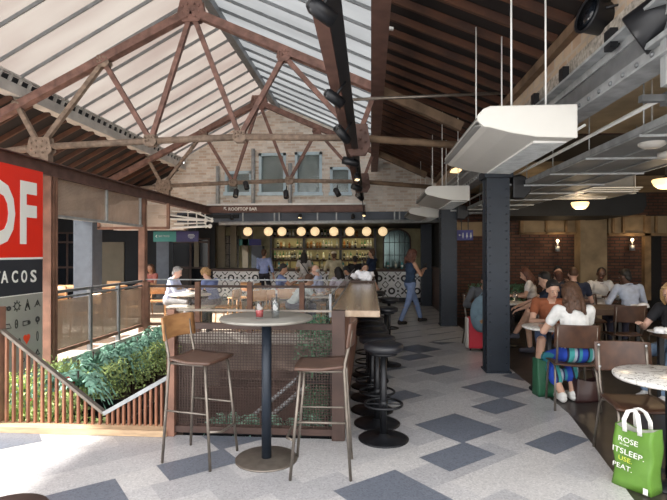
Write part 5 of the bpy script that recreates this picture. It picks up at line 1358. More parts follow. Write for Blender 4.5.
# ================================================================ PLANTS
def leafclump(kind, R_, H_, n, seed, droop=.5, size=1.0):
    """fern: arching fronds with leaflets; bushy: small leaves on twigs"""
    rn = random.Random(seed); k = MB()
    if kind == 'fern':
        for f in range(n):
            a = rn.uniform(0, 2 * PI); L = R_ * rn.uniform(.7, 1.15); up = H_ * rn.uniform(.5, 1.1)
            d = Vector((math.cos(a), math.sin(a), 0)); sd = Vector((-math.sin(a), math.cos(a), 0)); prev = None; S = 9
            for s_ in range(S):
                t_ = s_ / (S - 1); c = d * L * t_ + Vector((0, 0, up * math.sin(min(1, t_ * 1.2) * PI / 2) - droop * L * t_ ** 3))
                if prev is not None:
                    w = .055 * size * math.sin(PI * min(1, t_ * .85 + .12)); 
                    for sg_ in (-1, 1):
                        tip = c + sd * sg_ * w + d * .02 - Vector((0, 0, .012)); q = prev.lerp(c, .15)
                        k.add([q, c, tip + (c - prev) * .15, tip - (c - prev) * .25], [(0, 1, 2, 3)])
                    
                prev = c
    else:
        for f in range(n):
            a = rn.uniform(0, 2 * PI); rr = R_ * math.sqrt(rn.random()); zz = H_ * rn.random() ** .8
            w = math.sqrt(max(.05, 1 - (zz / H_ - .4) ** 2 * 1.3)); c = Vector((rr * w * math.cos(a), rr * w * math.sin(a), zz)) 
            q = rotm(rn.uniform(-1, 1), rn.uniform(-1, 1), rn.uniform(0, 6.3)); s_ = size * rn.uniform(.022, .04)
            pts = [(0, 0, 0), (.35, .45, .08), (0, 1.2, .02), (-.35, .45, .08)]
            k.add([c + q @ Vector((x * s_, y * s_, z * s_)) for x, y, z in pts], [(0, 1, 2, 3)])
    return k
FO = {}
def clump(kind, R_, H_, n, seed, m, **kw):
    k = leafclump(kind, R_, H_, n, seed, **kw)
    o = k.build('foliage', m, fixn=False); me = o.data; bpy.data.objects.remove(o); return me
FO['fern'] = [clump('fern', .42, .26, 46, s, 'leaf_fern', droop=.9, size=1.2) for s in (1, 2)]
FO['bush'] = [clump('bush', .26, .40, 900, s, 'leaf_green') for s in (3, 4)]
FO['dark'] = [clump('bush', .26, .5, 900, s, 'leaf_dark', size=1.1) for s in (5, 6)]
FO['small'] = [clump('fern', .24, .20, 34, 7, 'leaf_fern', droop=.6, size=.7)]
stem = MB(); stem.tube([(0, 0, -.08), (0, 0, .2)], .012, 5); so_ = stem.build('stem', 'dark_brown'); stem_me = so_.data; bpy.data.objects.remove(so_)
def plant(kind, i, loc, s, label, name='planted_fern', group=None, rz=0):
    t = thing(name, label, 'plant', loc, rz=rz, group=group)
    for me, nm in ((FO[kind][i % len(FO[kind])], 'foliage'), (stem_me, 'stem')):
        o = bpy.data.objects.new(nm, me); COL.objects.link(o); o.parent = t
    t.scale = s if isinstance(s, tuple) else (s, s, s); return t
# side planter trough along the left edge
tp = thing('planter_trough', 'long dark planter trough hanging along the left wall of the stairwell', 'planter', (-4.0, 7, -.4))
k = MB(); 
k.span((-4.28, 4.4, -.42), (-3.86, YB - .1, -.40)); k.span((-3.88, 4.4, -.42), (-3.85, YB - .1, -.06)); k.span((-4.29, 4.4, -.42), (-4.26, YB - .1, -.06)); k.span((-4.29, 4.4, -.42), (-3.85, 4.43, -.06)); k.span((-4.29, YB - .13, -.42), (-3.85, YB - .1, -.06)); k.build('trough', 'black_metal', tp, world=True)
k = MB(); k.span((-4.26, 4.43, -.2), (-3.88, YB - .13, -.14)); k.build('soil', 'void_wall', tp, world=True)
y = 4.75; i = 0
sd_words = ['first', 'second', 'third', 'fourth', 'fifth', 'sixth', 'seventh', 'eighth', 'ninth', 'tenth', 'eleventh', 'twelfth', 'thirteenth']
rn = random.Random(21)
while y < 9.2:
    w = sd_words[i]
    plant('fern', i, (-3.98 + rn.uniform(-.03, .08), y, -.06 + rn.uniform(-.05, .05)), (.8, .85, 1.25), w + ' blue-green fern from the near end of the left planter', group='ferns in the left planter', rz=i * 1.3)
    plant('bush', i, (-3.78 + rn.uniform(-.04, .08), y + .17, -.52), (1.05, 1.2, 1.35), w + ' yellow-green trailing bush from the near end of the left planter', 'trailing_bush', 'bushes in the left planter', rz=i * 2.1)
    y += .44; i += 1
for j, (xx, yy, zz, ss, hh) in enumerate(((-3.42, 4.66, -.35, 1.1, 1.9), (-3.06, 4.66, -.35, 1.0, 1.4), (-3.55, 5.45, -.4, 1.2, 1.9), (-2.75, 4.68, -.4, .9, .9), (-3.75, 4.68, -.35, 1.1, 1.9))):
    plant('bush', j, (xx, yy, zz), (ss, ss, hh), ['big pale bush behind the tall pickets at the left', 'pale bush behind the middle pickets, beside the red flowers', 'big pale bush below the near end of the planter, behind the pickets', 'low pale bush behind the shortest pickets of the left run', 'leftmost pale bush behind the tallest pickets'][j], 'trailing_bush')
for j, (xx, yy) in enumerate(((-3.5, 5.1), (-3.15, 5.2))): plant('fern', j, (xx, yy, .15), .8, ['pale fern rising above the tall pickets at the left', 'pale fern rising above the middle of the slanted handrail'][j])
k = MB(); k.span((-4.1, 4.5, -.5), (-2.5, 5.75, -.42)); k.span((-4.1, 4.5, -.42), (-2.5, 4.53, -.15)); k.span((-4.1, 5.72, -.42), (-2.5, 5.75, -.15)); k.span((-2.53, 4.5, -.42), (-2.5, 5.75, -.15)); k.span((-4.1, 4.5, -.42), (-4.07, 5.75, -.15)); tag(k.build('planter_box', 'black_metal'), 'dark planter box behind the tall left pickets', 'planter')
k = MB(); rn = random.Random(4)
for i in range(26): k.ell((-3.3 + rn.uniform(-.16, .16), 5.0 + rn.uniform(-.2, .2), .12 + rn.uniform(-.12, .14)), (.02, .02, .014), n=6, m=4)
k.mat(1); k.tube([(-3.3, 5.0, -.35), (-3.3, 5.0, .1)], .012, 5)
tag(k.build('red_flowers', ['flower_red', 'leaf_dark'], loc=(-3.3, 5.0, -.2), world=True), 'small red flowers among the leaves behind the pickets', 'flowers')
# planter behind the near mesh guard, and along the counter side
tp = thing('planter_box', 'low dark planter box behind the near mesh guard', 'planter', (-1.0, 4.5, 0))
k = MB(); k.span((gx0 + .1, 4.34, -.3), (gx1 - .14, 4.72, -.28))
k.span((gx0 + .1, 4.34, -.3), (gx1 - .14, 4.36, 0)); k.span((gx0 + .1, 4.70, -.3), (gx1 - .14, 4.72, 0)); k.build('box', 'black_metal', tp, world=True)
k = MB(); k.span((gx0 + .12, 4.36, -.12), (gx1 - .16, 4.70, -.06)); k.build('soil', 'void_wall', tp, world=True)
for i, (x, s) in enumerate(((-1.32, .9), (-1.0, 1.0), (-.62, .95), (-.4, .9))):
    plant('small', 0, (x, 4.53, -.06), s, ['first', 'second', 'third', 'fourth'][i] + ' small fern from the left behind the near mesh guard', group='small ferns behind the mesh guard', rz=i * 1.7)
for i, (x, y, z, sx, sz) in enumerate(((-.58, 5.15, .35, .8, 1.15), (-.52, 5.3, -.35, .8, 1.2), (-.5, 4.62, -.1, .55, .8), (-.52, 5.9, .1, .8, 1.2))):
    t = plant('dark', i, (x, y, z), (sx, sx, sz), ['rounded dark green bush under the right end of the railing', 'dark green bush low against the counter side', 'dark green leaves close behind the mesh guard at the right', 'dark green bush further back along the counter side'][i], 'climbing_bush')
k = MB(); k.span((-.74, 4.8, -.5), (-.36, 6.6, -.46)); 
for (x0, x1) in ((-.74, -.72), (-.38, -.36)): k.span((x0, 4.8, -.5), (x1, 6.6, -.12))
for z in (.2,): k.span((-.40, 4.9, -.46), (-.36, 5.0, .62)); k.span((-.40, 6.3, -.46), (-.36, 6.4, .62)); k.span((-.74, 4.9, .30), (-.36, 6.4, .33))
tag(k.build('plant_stand', 'black_metal'), 'dark two-level plant stand against the counter side in the stairwell', 'plant stand')
for i, (px, Y) in enumerate(((478, 11.9), (516, 11.9))):
    p = P(px, 285, Y=Y); k = MB(); k.lathe([(.12, 0), (.16, .35), (.15, .35)], n=16); o = thing('potted_plant', ['leafy potted plant against the brick wall between the columns', 'leafy potted plant against the brick wall right of the nearest column'][i], 'plant', (p.x, Y, 0)); k.build('pot', 'black_metal', o)
    q = bpy.data.objects.new('foliage', FO['dark'][i]); COL.objects.link(q); q.parent = o; q.location = (0, 0, .35)
# ================================================================ PEOPLE
SKIN = {'light': (.56, .34, .245), 'tan': (.42, .235, .155), 'dark': (.09, .045, .03), 'pink': (.62, .38, .29)}
for n_, c_ in SKIN.items(): pbr('skin_' + n_, c_, .5, 0, var=.06, scale=12)
def cloth(col, var=.12, scale=14, **kw):
    nm = 'cloth_%02x%02x%02x' % tuple(int(c * 255) for c in col)
    if nm not in MATS: pbr(nm, col, .85, 0, var=var, scale=scale, bump=.15)
    return nm
for nm, c in (('hair_black', (.012, .01, .01)), ('hair_brown', (.075, .035, .018)), ('hair_sandy', (.36, .22, .1)), ('hair_blonde', (.45, .29, .13)), ('hair_grey', (.32, .32, .32)), ('hair_red', (.085, .03, .018)), ('hair_white', (.55, .53, .5))):
    pbr(nm, c, .6, 0, var=.35, scale=26, stretch=(3, 3, .6), bump=.5)
pbr('eye_white', (.42, .38, .35), .3); pbr('lip', (.42, .15, .12), .5)

def remeshed(name, k, mat, parent, vox, smooth=4):
    """fuse the overlapping forms of k into one continuous surface"""
    o = k.build('tmp', mat, fixn=False)
    m = o.modifiers.new('r', 'REMESH'); m.mode = 'VOXEL'; m.voxel_size = vox; m.use_smooth_shade = True
    s = o.modifiers.new('s', 'SMOOTH'); s.factor = .5; s.iterations = smooth
    dg = bpy.context.evaluated_depsgraph_get(); dg.update()
    me = bpy.data.meshes.new_from_object(o.evaluated_get(dg)); me.name = name
    old = o.data; bpy.data.objects.remove(o); bpy.data.meshes.remove(old)
    me.materials.clear(); me.materials.append(MATS[mat])
    q = bpy.data.objects.new(name, me); COL.objects.link(q); q.parent = parent
    return q
def ik(a, t, l1, l2, pole):
    a, t, pole = Vector(a), Vector(t), Vector(pole); d = t - a; L = d.length
    if L > (l1 + l2) * .995: t = a + d * ((l1 + l2) * .995 / L); d = t - a; L = d.length
    u = d.normalized(); x = (l1 * l1 - l2 * l2 + L * L) / (2 * L); h = math.sqrt(max(0, l1 * l1 - x * x))
    p = (pole - u * pole.dot(u)).normalized(); return a + u * x + p * h, t
def hand(k, w, d, side, up=None, s=1.0, curl=.5):
    """palm with four unequal bent fingers and a thumb; w wrist, d direction of the forearm"""
    d = d.normalized(); up = Vector(up) if up else Vector((0, 0, 1))
    x = d.cross(up)
    if x.length < .1: x = d.cross(Vector((0, 1, 0)))
    x.normalize(); n_ = x.cross(d).normalized()           # x across the palm, n_ back of the hand
    pc_ = w + d * .045 * s
    rm = Matrix((x, d, n_)).transposed()
    k.ell(pc_, (.040 * s, .055 * s, .018 * s), rm, n=12, m=8)
    for i, (off, L) in enumerate(((-.030, .062), (-.010, .074), (.011, .070), (.030, .055))):
        b = w + d * .082 * s + x * off * s * side; L *= s; r = .0095 * s
        d1 = (d * math.cos(curl * .5) - n_ * math.sin(curl * .5)); d2 = (d * math.cos(curl * 1.3) - n_ * math.sin(curl * 1.3)); d3 = (d * math.cos(curl * 2.0) - n_ * math.sin(curl * 2.0))
        p1 = b + d1 * L * .45; p2 = p1 + d2 * L * .32; p3 = p2 + d3 * L * .25
        k.cone(b - d * .01, p1, r, r * .95, 8); k.cone(p1, p2, r * .95, r * .88, 8); k.cone(p2, p3, r * .88, r * .75, 8)
    b = w + d * .03 * s - x * .030 * s * side; t1 = b + (d * .7 - x * .7 * side - n_ * .2).normalized() * .035 * s; t2 = t1 + (d - n_ * .5 - x * .1 * side).normalized() * .03 * s
    k.cone(b, t1, .013 * s, .011 * s, 8); k.cone(t1, t2, .011 * s, .009 * s, 8)

def person(label, loc, face, pose='sit', s=1.0, skin='light', top=(.5, .5, .5), bottom=(.05, .06, .1), hair='hair_brown', hstyle='short', shoes=(.03, .03, .03),
           lean=0, turn=0, nod=0, hands=None, feet=None, sleeve='short', legs='long', hip=None, vox=.011, fem=False, side=0, extra=None, hipy=0.0, apron=None, skirt=None, collar=None, seatz=.46):
    t = thing('person', label, 'person', loc, rz=R(face))
    sit = pose == 'sit'
    hz = hip if hip else ((seatz + .10) if sit else .93 * s)
    H = Vector((0, hipy, hz))
    T = Matrix.Rotation(R(side), 3, 'Y') @ Matrix.Rotation(R(-lean), 3, 'X')
    up = lambda x, y, z: H + T @ Vector((x * s, y * s, z * s))
    sw = .165 if fem else .185
    sh = [up(-sw, -.01, .44), up(sw, -.01, .44)]
    neck = up(0, -.01, .48); HR = T @ Matrix.Rotation(R(turn), 3, 'Z') @ Matrix.Rotation(R(-nod), 3, 'X')
    if lean > 20: HR = Matrix.Rotation(R(side), 3, 'Y') @ Matrix.Rotation(R(turn), 3, 'Z') @ Matrix.Rotation(R(-nod - lean * .4), 3, 'X')
    hc = neck + T @ Vector((0, .02, .045)) * s + HR @ Vector((0, .015, .105)) * s
    hp = lambda x, y, z: hc + HR @ Vector((x * s, y * s, z * s))
    UA, FA, TH, SH = .29 * s, .255 * s, .44 * s, .43 * s
    if hands is None: hands = [(-.2, .38, .16 if sit else -.05), (.2, .38, .16 if sit else -.05)]
    arm = []
    for i in (0, 1):
        tgt = H + Vector(hands[i]) * 1.0; pole = Vector(((-.6, .6)[i], -.5, -.8))
        arm.append(ik(sh[i], tgt, UA, FA, pole))
    hj = [H + Vector((-.09 * s, 0, -.02)), H + Vector((.09 * s, 0, -.02))]
    if feet is None: feet = [(-.12, .42, 0), (.12, .42, 0)] if sit else [(-.1, .02, 0), (.1, .02, 0)]
    leg = []
    for i in (0, 1):
        f = Vector(feet[i]); f = Vector((f.x, f.y, f.z + .085)); leg.append(ik(hj[i], f, TH, SH, Vector(((-.15, .15)[i], 1, .35 if sit else 0))))
    # ---- body, one surface
    k = MB()
    k.ell(up(0, 0, .02), (.15 * s, .11 * s, .12 * s), T); k.ell(up(0, .0, .16), ((.115 if fem else .13) * s, .09 * s, .15 * s), T); k.ell(up(0, .0, .33), ((.135 if fem else .155) * s, .10 * s, .15 * s), T)
    k.cone(up(-.12, -.01, .42), up(.12, -.01, .42), .06 * s, .06 * s)
    k.cone(up(0, -.01, .42), neck + (hc - neck) * .6, .058 * s, .048 * s)
    # head: skull, jaw, cheeks, nose, ears
    k.ell(hp(0, -.015, .02), (.074 * s, .092 * s, .095 * s), HR, 16, 12); k.ell(hp(0, .018, -.045), (.055 * s, .065 * s, .07 * s), HR, 14, 10)
    k.ell(hp(0, .055, -.09), (.022 * s, .02 * s, .02 * s), HR); k.cone(hp(0, .078, .005), hp(0, .098, -.028), .010 * s, .014 * s, 8)
    for sx in (-1, 1): k.ell(hp(sx * .077, -.01, -.012), (.010 * s, .019 * s, .030 * s), HR, 8, 6); k.ell(hp(sx * .035, .062, .012 + .02), (.024 * s, .012 * s, .008 * s), HR, 8, 6)
    for i in (0, 1):
        e, w = arm[i]; sg_ = (-1, 1)[i]
        k.cone(sh[i], e, .050 * s, .038 * s); k.cone(e, w, .040 * s, .026 * s); hand(k, w, (w - e), sg_, s=s)
        kn_, an = leg[i]
        k.cone(hj[i], kn_, .082 * s, .056 * s); k.cone(kn_, an, .056 * s, .038 * s); k.ell(kn_.lerp(an, .28) + Vector((0, -.015, 0)), .052 * s)
        k.cone(an + Vector((0, -.02, -.035)), an + Vector((0, .13 * s, -.05)), .038 * s, .03 * s)
    body_ = remeshed('body', k, 'skin_' + skin, t, vox)
    # ---- face
    if vox < .02:
        k = MB()
        for sx in (-1, 1): k.ell(hp(sx * .030, .070, .010), (.012 * s, .0075 * s, .0055 * s), HR, 8, 6)
        k.build('eyes', 'eye_white', body_)
        k = MB()
        for sx in (-1, 1): k.ell(hp(sx * .030, .077, .010), (.006 * s, .004 * s, .006 * s), HR, 8, 6); k.cone(hp(sx * .018, .080, .030), hp(sx * .042, .072, .031), .003 * s, .002 * s, 6)
        k.build('brows_and_pupils', 'hair_black', body_)
        k = MB(); k.ell(hp(0, .078, -.056), (.022 * s, .010 * s, .007 * s), HR, 10, 6); k.build('mouth', 'lip', body_)
    # ---- top
    tm_ = cloth(top) if not isinstance(top, str) else top
    k = MB(); g_ = .014 * s
    k.ell(up(0, 0, .03), (.155 * s + g_, .115 * s + g_, .10 * s), T); k.ell(up(0, 0, .16), ((.118 if fem else .137) * s + g_, .095 * s + g_, .16 * s), T); k.ell(up(0, 0, .32), ((.138 if fem else .158) * s + g_, .105 * s + g_, .15 * s), T)
    if fem: 
        for sx in (-1, 1): k.ell(up(sx * .065, .085, .29), (.055 * s, .045 * s, .055 * s), T)
    k.cone(up(-.12, -.01, .42), up(.12, -.01, .42), .06 * s + g_ * .6, .06 * s + g_ * .6)
    for i in (0, 1):
        e, w = arm[i]
        if sleeve != 'none':
            f_ = .5 if sleeve == 'short' else 1
            k.cone(sh[i], sh[i].lerp(e, f_), .050 * s + g_, (.047 if f_ < 1 else .042) * s + g_ * .8)
            if sleeve == 'long': k.cone(e, e.lerp(w, .9), .044 * s + g_ * .8, .032 * s + g_ * .6)
            if sleeve == 'rolled': k.cone(e, e.lerp(w, .35), .044 * s + g_, .040 * s + g_)
    shirt_ = remeshed('shirt', k, tm_, t, vox, 3)
    if collar:
        k = MB(); k.tube([up(.07 * math.cos(a), -.01 + .065 * math.sin(a), .475 + .012 * -math.sin(a)) for a in [2 * PI * q / 14 for q in range(14)]], .014 * s, 6, True); k.build('collar', tm_, shirt_)
    # ---- bottom
    bm_ = cloth(bottom) if not isinstance(bottom, str) else bottom
    k = MB(); k.ell(up(0, 0, .0), (.165 * s, .125 * s, .12 * s), T)
    for i in (0, 1):
        kn_, an = leg[i]; f_ = {'long': 1, 'shorts': .75}[legs]
        k.cone(hj[i], hj[i].lerp(kn_, f_), .094 * s, (.068 if f_ == 1 else .078) * s)
        if legs == 'long': k.cone(kn_, kn_.lerp(an, .93), .067 * s, .055 * s)
    if skirt is None: remeshed('trousers' if legs == 'long' else 'shorts', k, bm_, t, vox, 3)
    else:
        k = MB(); k.ell(up(0, 0, .0), (.175 * s, .14 * s, .12 * s), T)
        for i in (0, 1): k.cone(hj[i], leg[i][0], .098 * s, .08 * s); k.cone(leg[i][0], leg[i][0].lerp(leg[i][1], .6), .08 * s, .075 * s)
        k.cone(leg[0][0], leg[1][0], .075, .075); a0, a1 = leg[0][0].lerp(leg[0][1], .5), leg[1][0].lerp(leg[1][1], .5); k.cone(a0, a1, .07, .07)
        remeshed('skirt', k, skirt, t, vox, 3)
    # ---- shoes
    for i in (0, 1):
        k = MB(); an = leg[i][1]; k.cone(an + Vector((0, -.03, -.045)), an + Vector((0, .14 * s, -.05)), .042 * s, .036 * s, 10)
        k.cone(an + Vector((0, -.02, -.02)), an + Vector((0, .02, -.03)), .046 * s, .046 * s)
        for v in k.v: v.z = max(v.z, min(feet[0][2], feet[1][2]) + .001)
        k.build('shoe', cloth(shoes), t)
    # ---- hair
    k = MB(); hm = hair; rn = random.Random(hash(label) % 1000 if False else len(label))
    if hstyle != 'bald':
        if hstyle == 'buzz': k.ell(hp(0, -.026, .030), (.078 * s, .091 * s, .090 * s), HR, 16, 12)
        else:
            k.ell(hp(0, -.036, .046), (.083 * s, .090 * s, .088 * s), HR, 16, 12)
            k.cone(hp(-.045, .035, .100), hp(.045, .035, .100), .021 * s, .021 * s, 8); k.ell(hp(0, -.07, -.02), (.070 * s, .045 * s, .075 * s), HR)
        if hstyle == 'curly':
            for i in range(46):
                a, b_ = rn.uniform(0, 2 * PI), rn.uniform(-.3, 1.4); v = Vector((math.cos(a) * math.cos(b_), math.sin(a) * math.cos(b_), math.sin(b_)))
                if v.y > .55 and v.z < .75: continue
                k.ell(hp(v.x * .095, -.02 + v.y * .10, .03 + v.z * .10), .032 * s, n=8, m=6)
        if hstyle in ('long', 'bob', 'bigcurly'):
            zl = {'long': -.23, 'bob': -.13, 'bigcurly': -.14}[hstyle]; ns = 11
            for i in range(ns):
                a = PI * (.98 + 1.04 * i / (ns - 1)) if hstyle != 'x' else 0
                x, y = .078 * math.cos(a), -.02 + .085 * math.sin(a); p0 = hp(x, y, .04); p1 = hp(x * 1.25, y * 1.12 - .01, zl * .5)
                p2 = hp(x * (1.35 if hstyle != 'bob' else 1.1), y * 1.1 - .01, zl + rn.uniform(-.03, .03)); 
                if hstyle == 'bigcurly': 
                    for q in range(5): c_ = p0.lerp(p2, q / 4); k.ell(c_ + Vector((rn.uniform(-.02, .02), rn.uniform(-.02, .02), 0)), .042 * s, n=8, m=6)
                elif hstyle == 'long':
                    pp = [p0 + (p1 - p0) * (q / 3) for q in range(3)] + [p1 + (p2 - p1) * (q / 4) for q in range(5)]
                    for q in range(1, len(pp)): w_ = .016 * (q % 2 * 2 - 1) * min(1, q / 3); pp[q] = pp[q] + HR @ Vector((w_ * math.sin(i * 1.7), w_ * math.cos(i * 2.3), 0))
                    for q in range(len(pp) - 1): k.cone(pp[q], pp[q + 1], (.027 - .0015 * q) * s, (.0255 - .0015 * q) * s, 8)
                else: k.cone(p0, p1, .026 * s, .030 * s, 8); k.cone(p1, p2, .030 * s, .014 * s, 8)
            if hstyle == 'bigcurly':
                for i in range(40):
                    a, b_ = rn.uniform(PI * .9, PI * 2.1), rn.uniform(-.4, 1.5); v = Vector((math.cos(a) * math.cos(b_), math.sin(a) * math.cos(b_), math.sin(b_))); k.ell(hp(v.x * .10, -.02 + v.y * .11, .03 + v.z * .105), .036 * s, n=8, m=6)
        if hstyle == 'bun': k.ell(hp(0, -.10, .09), (.04 * s, .04 * s, .04 * s), HR)
        remeshed('hair', k, hm, t, min(vox, .012), 1)
    else:
        k.ell(hp(0, -.045, -.02), (.079 * s, .07 * s, .045 * s), HR, 14, 8); k.build('hair', hm, t)
    if apron:
        k = MB(); k.cone(up(0, .0, .02), up(0, .02, -.28), .18 * s, .19 * s); k.build('apron', cloth(apron), t)
    if extra: extra(t, dict(up=up, hp=hp, HR=HR, T=T, arm=arm, leg=leg, s=s, H=H))
    return t

def phone(t, k_):
    w = k_['arm'][1][1]; e = k_['arm'][1][0]; c = w + (w - e).normalized() * .10 + Vector((-.03, 0, .03))
    m = MB(); m.box(c, (.075, .012, .15), rotm(R(-35))); m.build('phone_in_hand', 'black_metal', t)

# striped skirt material
m_ = bpy.data.materials.new('striped_skirt'); m_.use_nodes = True; MATS['striped_skirt'] = m_
nt = m_.node_tree; b_ = nt.nodes['Principled BSDF']; b_.inputs['Roughness'].default_value = .8
tcn = nt.nodes.new('ShaderNodeTexCoord'); wv = nt.nodes.new('ShaderNodeSeparateXYZ'); nt.links.new(tcn.outputs['Object'], wv.inputs[0])
mu = nt.nodes.new('ShaderNodeMath'); mu.operation = 'MULTIPLY'; mu.inputs[1].default_value = 5.2; nt.links.new(wv.outputs[0], mu.inputs[0])
fr = nt.nodes.new('ShaderNodeMath'); fr.operation = 'FRACT'; nt.links.new(mu.outputs[0], fr.inputs[0])
rp = nt.nodes.new('ShaderNodeValToRGB'); rp.color_ramp.interpolation = 'CONSTANT'; e = rp.color_ramp.elements
e[0].color = (.015, .06, .42, 1); e[1].position = .3; e[1].color = (.01, .015, .05, 1)
for ps, cc in ((.4, (.05, .32, .32)), (.62, (.35, .42, .5)), (.75, (.02, .03, .12)), (.85, (.03, .22, .3))): q = e.new(ps); q.color = (*cc, 1)
nt.links.new(fr.outputs[0], rp.inputs[0]); nt.links.new(rp.outputs[0], b_.inputs['Base Color'])

V = lambda px, Y: P(px, 252, Y=Y).x
# --- walkway
def walk_extra(t, k_):
    phone(t, k_)
person('woman in a navy sleeveless top and blue jeans walking with a phone', (V(410, 11.3), 11.3, 0), -62, 'stand', .98, 'tan', (.015, .035, .075), (.17, .24, .42), 'hair_red', 'bigcurly', (.015, .012, .012), fem=True, lean=3, nod=12,
       hands=[(-.02, .30, .28), (.08, .32, .30)], feet=[(-.08, .34, 0), (.08, -.30, .0)], sleeve='none', hip=.90, vox=.011, extra=walk_extra)
# --- dining hall
person('woman with long wavy brown hair, white T-shirt and striped skirt, seen from behind', (2.15, 5.38, 0), 2, 'sit', .98, 'light', (.72, .72, .70), (.1, .1, .3), 'hair_brown', 'long', (.7, .7, .68), fem=True, lean=12, nod=8, turn=14,
       hands=[(-.20, .42, .20), (.10, .44, .20)], feet=[(-.10, .14, .0), (.04, .20, .0)], vox=.009, skirt='striped_skirt', hipy=.0)
person('person with short black hair and rust T-shirt facing the camera across the marble table', (2.33, 6.72, 0), 172, 'sit', .97, 'light', (.25, .075, .03), (.08, .13, .25), 'hair_black', 'short', (.05, .05, .06), lean=20, nod=4, turn=8,
       hands=[(-.14, .50, .22), (.16, .50, .20)], feet=[(-.2, .45, 0), (.22, .42, 0)], legs='shorts', vox=.009)
person('dark-haired man in a navy polo and grey shorts sitting with crossed legs', (2.90, 7.98, 0), 72, 'sit', 1.0, 'light', (.012, .018, .04), (.22, .21, .2), 'hair_black', 'short', (.06, .06, .08), lean=14, nod=10,
       hands=[(-.1, .55, .14), (.12, .60, .16)], feet=[(-.02, .62, .22), (.06, .40, 0)], legs='shorts', vox=.011)
person('person in a white T-shirt at the brick wall, far left of the hall group', (V(534, 9.8), 9.8, 0), 70, 'sit', .95, 'light', (.65, .62, .6), (.03, .03, .04), 'hair_red', 'long', fem=True, lean=12, nod=15, vox=.014, seatz=.5)
person('dark-haired person with raised arms behind the couple', (V(557, 10.6), 10.6, 0), 175, 'sit', 1.0, 'light', (.04, .035, .04), (.03, .03, .04), 'hair_black', 'short', lean=5, hands=[(-.16, .25, .42), (.16, .28, .46)], sleeve='none', vox=.014)
person('red-haired person sitting low behind the navy polo man', (V(560, 9.3), 9.3, 0), 0, 'sit', .93, 'light', (.03, .03, .04), (.03, .03, .04), 'hair_red', 'short', lean=8, vox=.014)
person('close-cropped man in a dark navy shirt seen from behind', (V(575, 8.75), 8.75, 0), -8, 'sit', 1.03, 'pink', (.014, .018, .04), (.03, .03, .05), 'hair_brown', 'buzz', lean=10, vox=.014, collar=True, seatz=.48)
person('dark-skinned man in a white shirt at the long table', (V(598, 9.7), 9.7, 0), 190, 'sit', 1.0, 'dark', (.62, .62, .63), (.03, .03, .05), 'hair_black', 'buzz', lean=8, nod=5, turn=-30, sleeve='long', vox=.013, collar=True, hands=[(-.15, .42, .22), (.2, .42, .22)], seatz=.48)
person('dark-haired man in a pale blue shirt seen from behind at the long table', (V(632, 8.6), 8.6, 0), 4, 'sit', 1.0, 'dark', (.42, .47, .58), (.02, .02, .04), 'hair_black', 'short', lean=15, nod=8, turn=25, sleeve='long', vox=.013, collar=True, hands=[(-.2, .40, .2), (.2, .40, .2)], seatz=.48)
person('blonde woman in a black T-shirt and jeans resting her chin on her hand', (3.46, 5.86, 0), 122, 'sit', .97, 'pink', (.014, .014, .018), (.16, .24, .36), 'hair_blonde', 'bob', (.5, .5, .5), fem=True, lean=16, nod=6, turn=10,
       hands=[(-.12, .24, .50), (.18, .45, .25)], feet=[(-.10, .50, 0), (.12, .45, 0)], vox=.010)
person('person at the right edge of whom only an arm and a knee show', (2.80, 3.58, 0), 94, 'sit', 1.0, 'pink', (.1, .1, .12), (.16, .24, .36), 'hair_brown', 'short', lean=8, hands=[(-.1, .56, .27), (.15, .58, .27)], vox=.012)
person('person in a grey jacket mostly hidden behind the nearest blue column', (V(481, 8.75), 8.75, 0), 185, 'sit', .98, 'tan', (.06, .065, .075), (.08, .08, .09), 'hair_black', 'short', lean=22, nod=22, sleeve='long', vox=.014)
# --- terrace
person('grey-haired man in a pale blue shirt at the round terrace table', (V(169, 10.5), 10.5, 0), -88, 'sit', 1.0, 'pink', (.50, .56, .78), (.3, .32, .36), 'hair_grey', 'short', lean=14, nod=10, sleeve='long', vox=.013, collar=True, hands=[(-.12, .42, .22), (.12, .45, .24)])
person('sandy curly-haired man in a blue T-shirt at the round terrace table', (V(215, 10.55), 10.55, 0), 66, 'sit', .98, 'pink', (.16, .21, .42), (.12, .12, .16), 'hair_sandy', 'curly', lean=20, nod=14, vox=.013, hands=[(-.12, .42, .22), (.12, .45, .24)])
person('man in a blue shirt standing with his back to us at the bar', (V(264, 15.35), 15.35, 0), -12, 'stand', 1.0, 'light', (.27, .34, .60), (.02, .02, .03), 'hair_brown', 'short', hands=[(-.16, .34, .16), (.3, .05, -.08)], sleeve='rolled', vox=.016)
person('bearded dark-haired man in a blue polo looking at his phone', (V(279, 11.9), 11.9, 0), -80, 'sit', 1.02, 'tan', (.14, .19, .36), (.1, .1, .14), 'hair_black', 'short', lean=6, nod=14, vox=.013, hands=[(-.08, .42, .34), (.10, .46, .38)], extra=phone)
person('black-haired woman in a white top with a dark strap at the bar', (V(304, 15.2), 15.2, 0), 8, 'stand', .95, 'tan', (.50, .48, .46), (.35, .34, .33), 'hair_black', 'long', fem=True, vox=.016, hands=[(-.2, .34, .12), (.2, .34, .12)],
       extra=lambda t, k_: MB().tube([k_['up'](-.13, -.12, .45), k_['up'](.02, -.135, .25), k_['up'](.16, -.12, .02)], .014, 6).build('bag_strap', 'black_metal', t))
person('bald older man in a pale shirt at the far terrace table', (V(321, 11.7), 11.7, 0), 84, 'sit', 1.0, 'pink', (.52, .58, .78), (.2, .22, .3), 'hair_white', 'bald', lean=10, nod=4, vox=.013, sleeve='long', hands=[(-.12, .40, .24), (.12, .42, .26)])
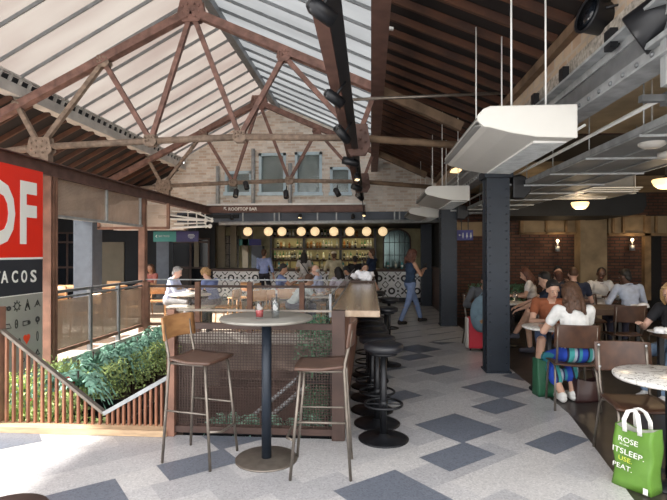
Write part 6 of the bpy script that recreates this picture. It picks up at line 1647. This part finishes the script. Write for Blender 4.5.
person('person in a very pale blue shirt leaning forward behind the railing', (V(291, 10.05), 10.05, 0), -70, 'sit', 1.0, 'light', (.52, .66, .76), (.1, .12, .2), 'hair_brown', 'short', lean=38, nod=10, vox=.013, sleeve='short', hands=[(-.05, .62, .22), (.12, .70, .22)], seatz=.42)
def cap(t, k_):
    m = MB(); hp = k_['hp']; m.ell(hp(0, -.02, .07), (.09, .10, .065), k_['HR']); m.ell(hp(0, .10, .06), (.06, .06, .012), k_['HR']); m.build('hat', 'cream' if 'cream' in t['label'] else 'black_metal', t)
person('person in a cream jacket and cream hat standing at the bar', (V(334, 15.0), 15.0, 0), 15, 'stand', .96, 'tan', (.46, .42, .3), (.4, .37, .28), 'hair_brown', 'short', vox=.016, sleeve='long', hands=[(-.2, .3, .1), (.2, .3, .1)], extra=cap)
person('black-haired woman in a white and grey top at the far terrace table', (V(342, 11.6), 11.6, 0), 30, 'sit', .95, 'tan', (.5, .47, .55), (.06, .06, .08), 'hair_black', 'long', fem=True, lean=16, nod=14, vox=.014)
person('person in a dark cap close left of the counter', (V(353, 12.8), 12.8, 0), 60, 'sit', .93, 'tan', (.03, .035, .05), (.03, .03, .04), 'hair_black', 'short', lean=14, nod=16, vox=.014, extra=cap)
person('person in black sitting at the bar with their back to us', (V(355, 15.2), 15.2, 0), 0, 'stand', .88, 'tan', (.012, .012, .016), (.012, .012, .016), 'hair_black', 'short', vox=.016, sleeve='long', hands=[(-.2, .3, .1), (.2, .3, .1)])
person('brown-haired bar worker in a navy shirt and black apron', (V(372, 14.6), 14.6, 0), 62, 'stand', 1.0, 'light', (.012, .025, .06), (.012, .012, .016), 'hair_brown', 'short', vox=.015, apron=(.012, .012, .014), hands=[(-.1, .34, .12), (.14, .36, .14)])
person('woman with tied black hair behind the pile of napkins', (V(364, 11.9), 11.9, 0), 200, 'sit', .98, 'light', (.5, .5, .52), (.1, .1, .1), 'hair_black', 'bun', fem=True, lean=5, vox=.014, seatz=.5)
person('person in a reddish patterned top half hidden behind the slim brown post', (V(152, 13.2), 13.2, 0), 160, 'sit', .95, 'tan', (.35, .12, .1), (.05, .05, .08), 'hair_brown', 'long', fem=True, lean=4, vox=.015)
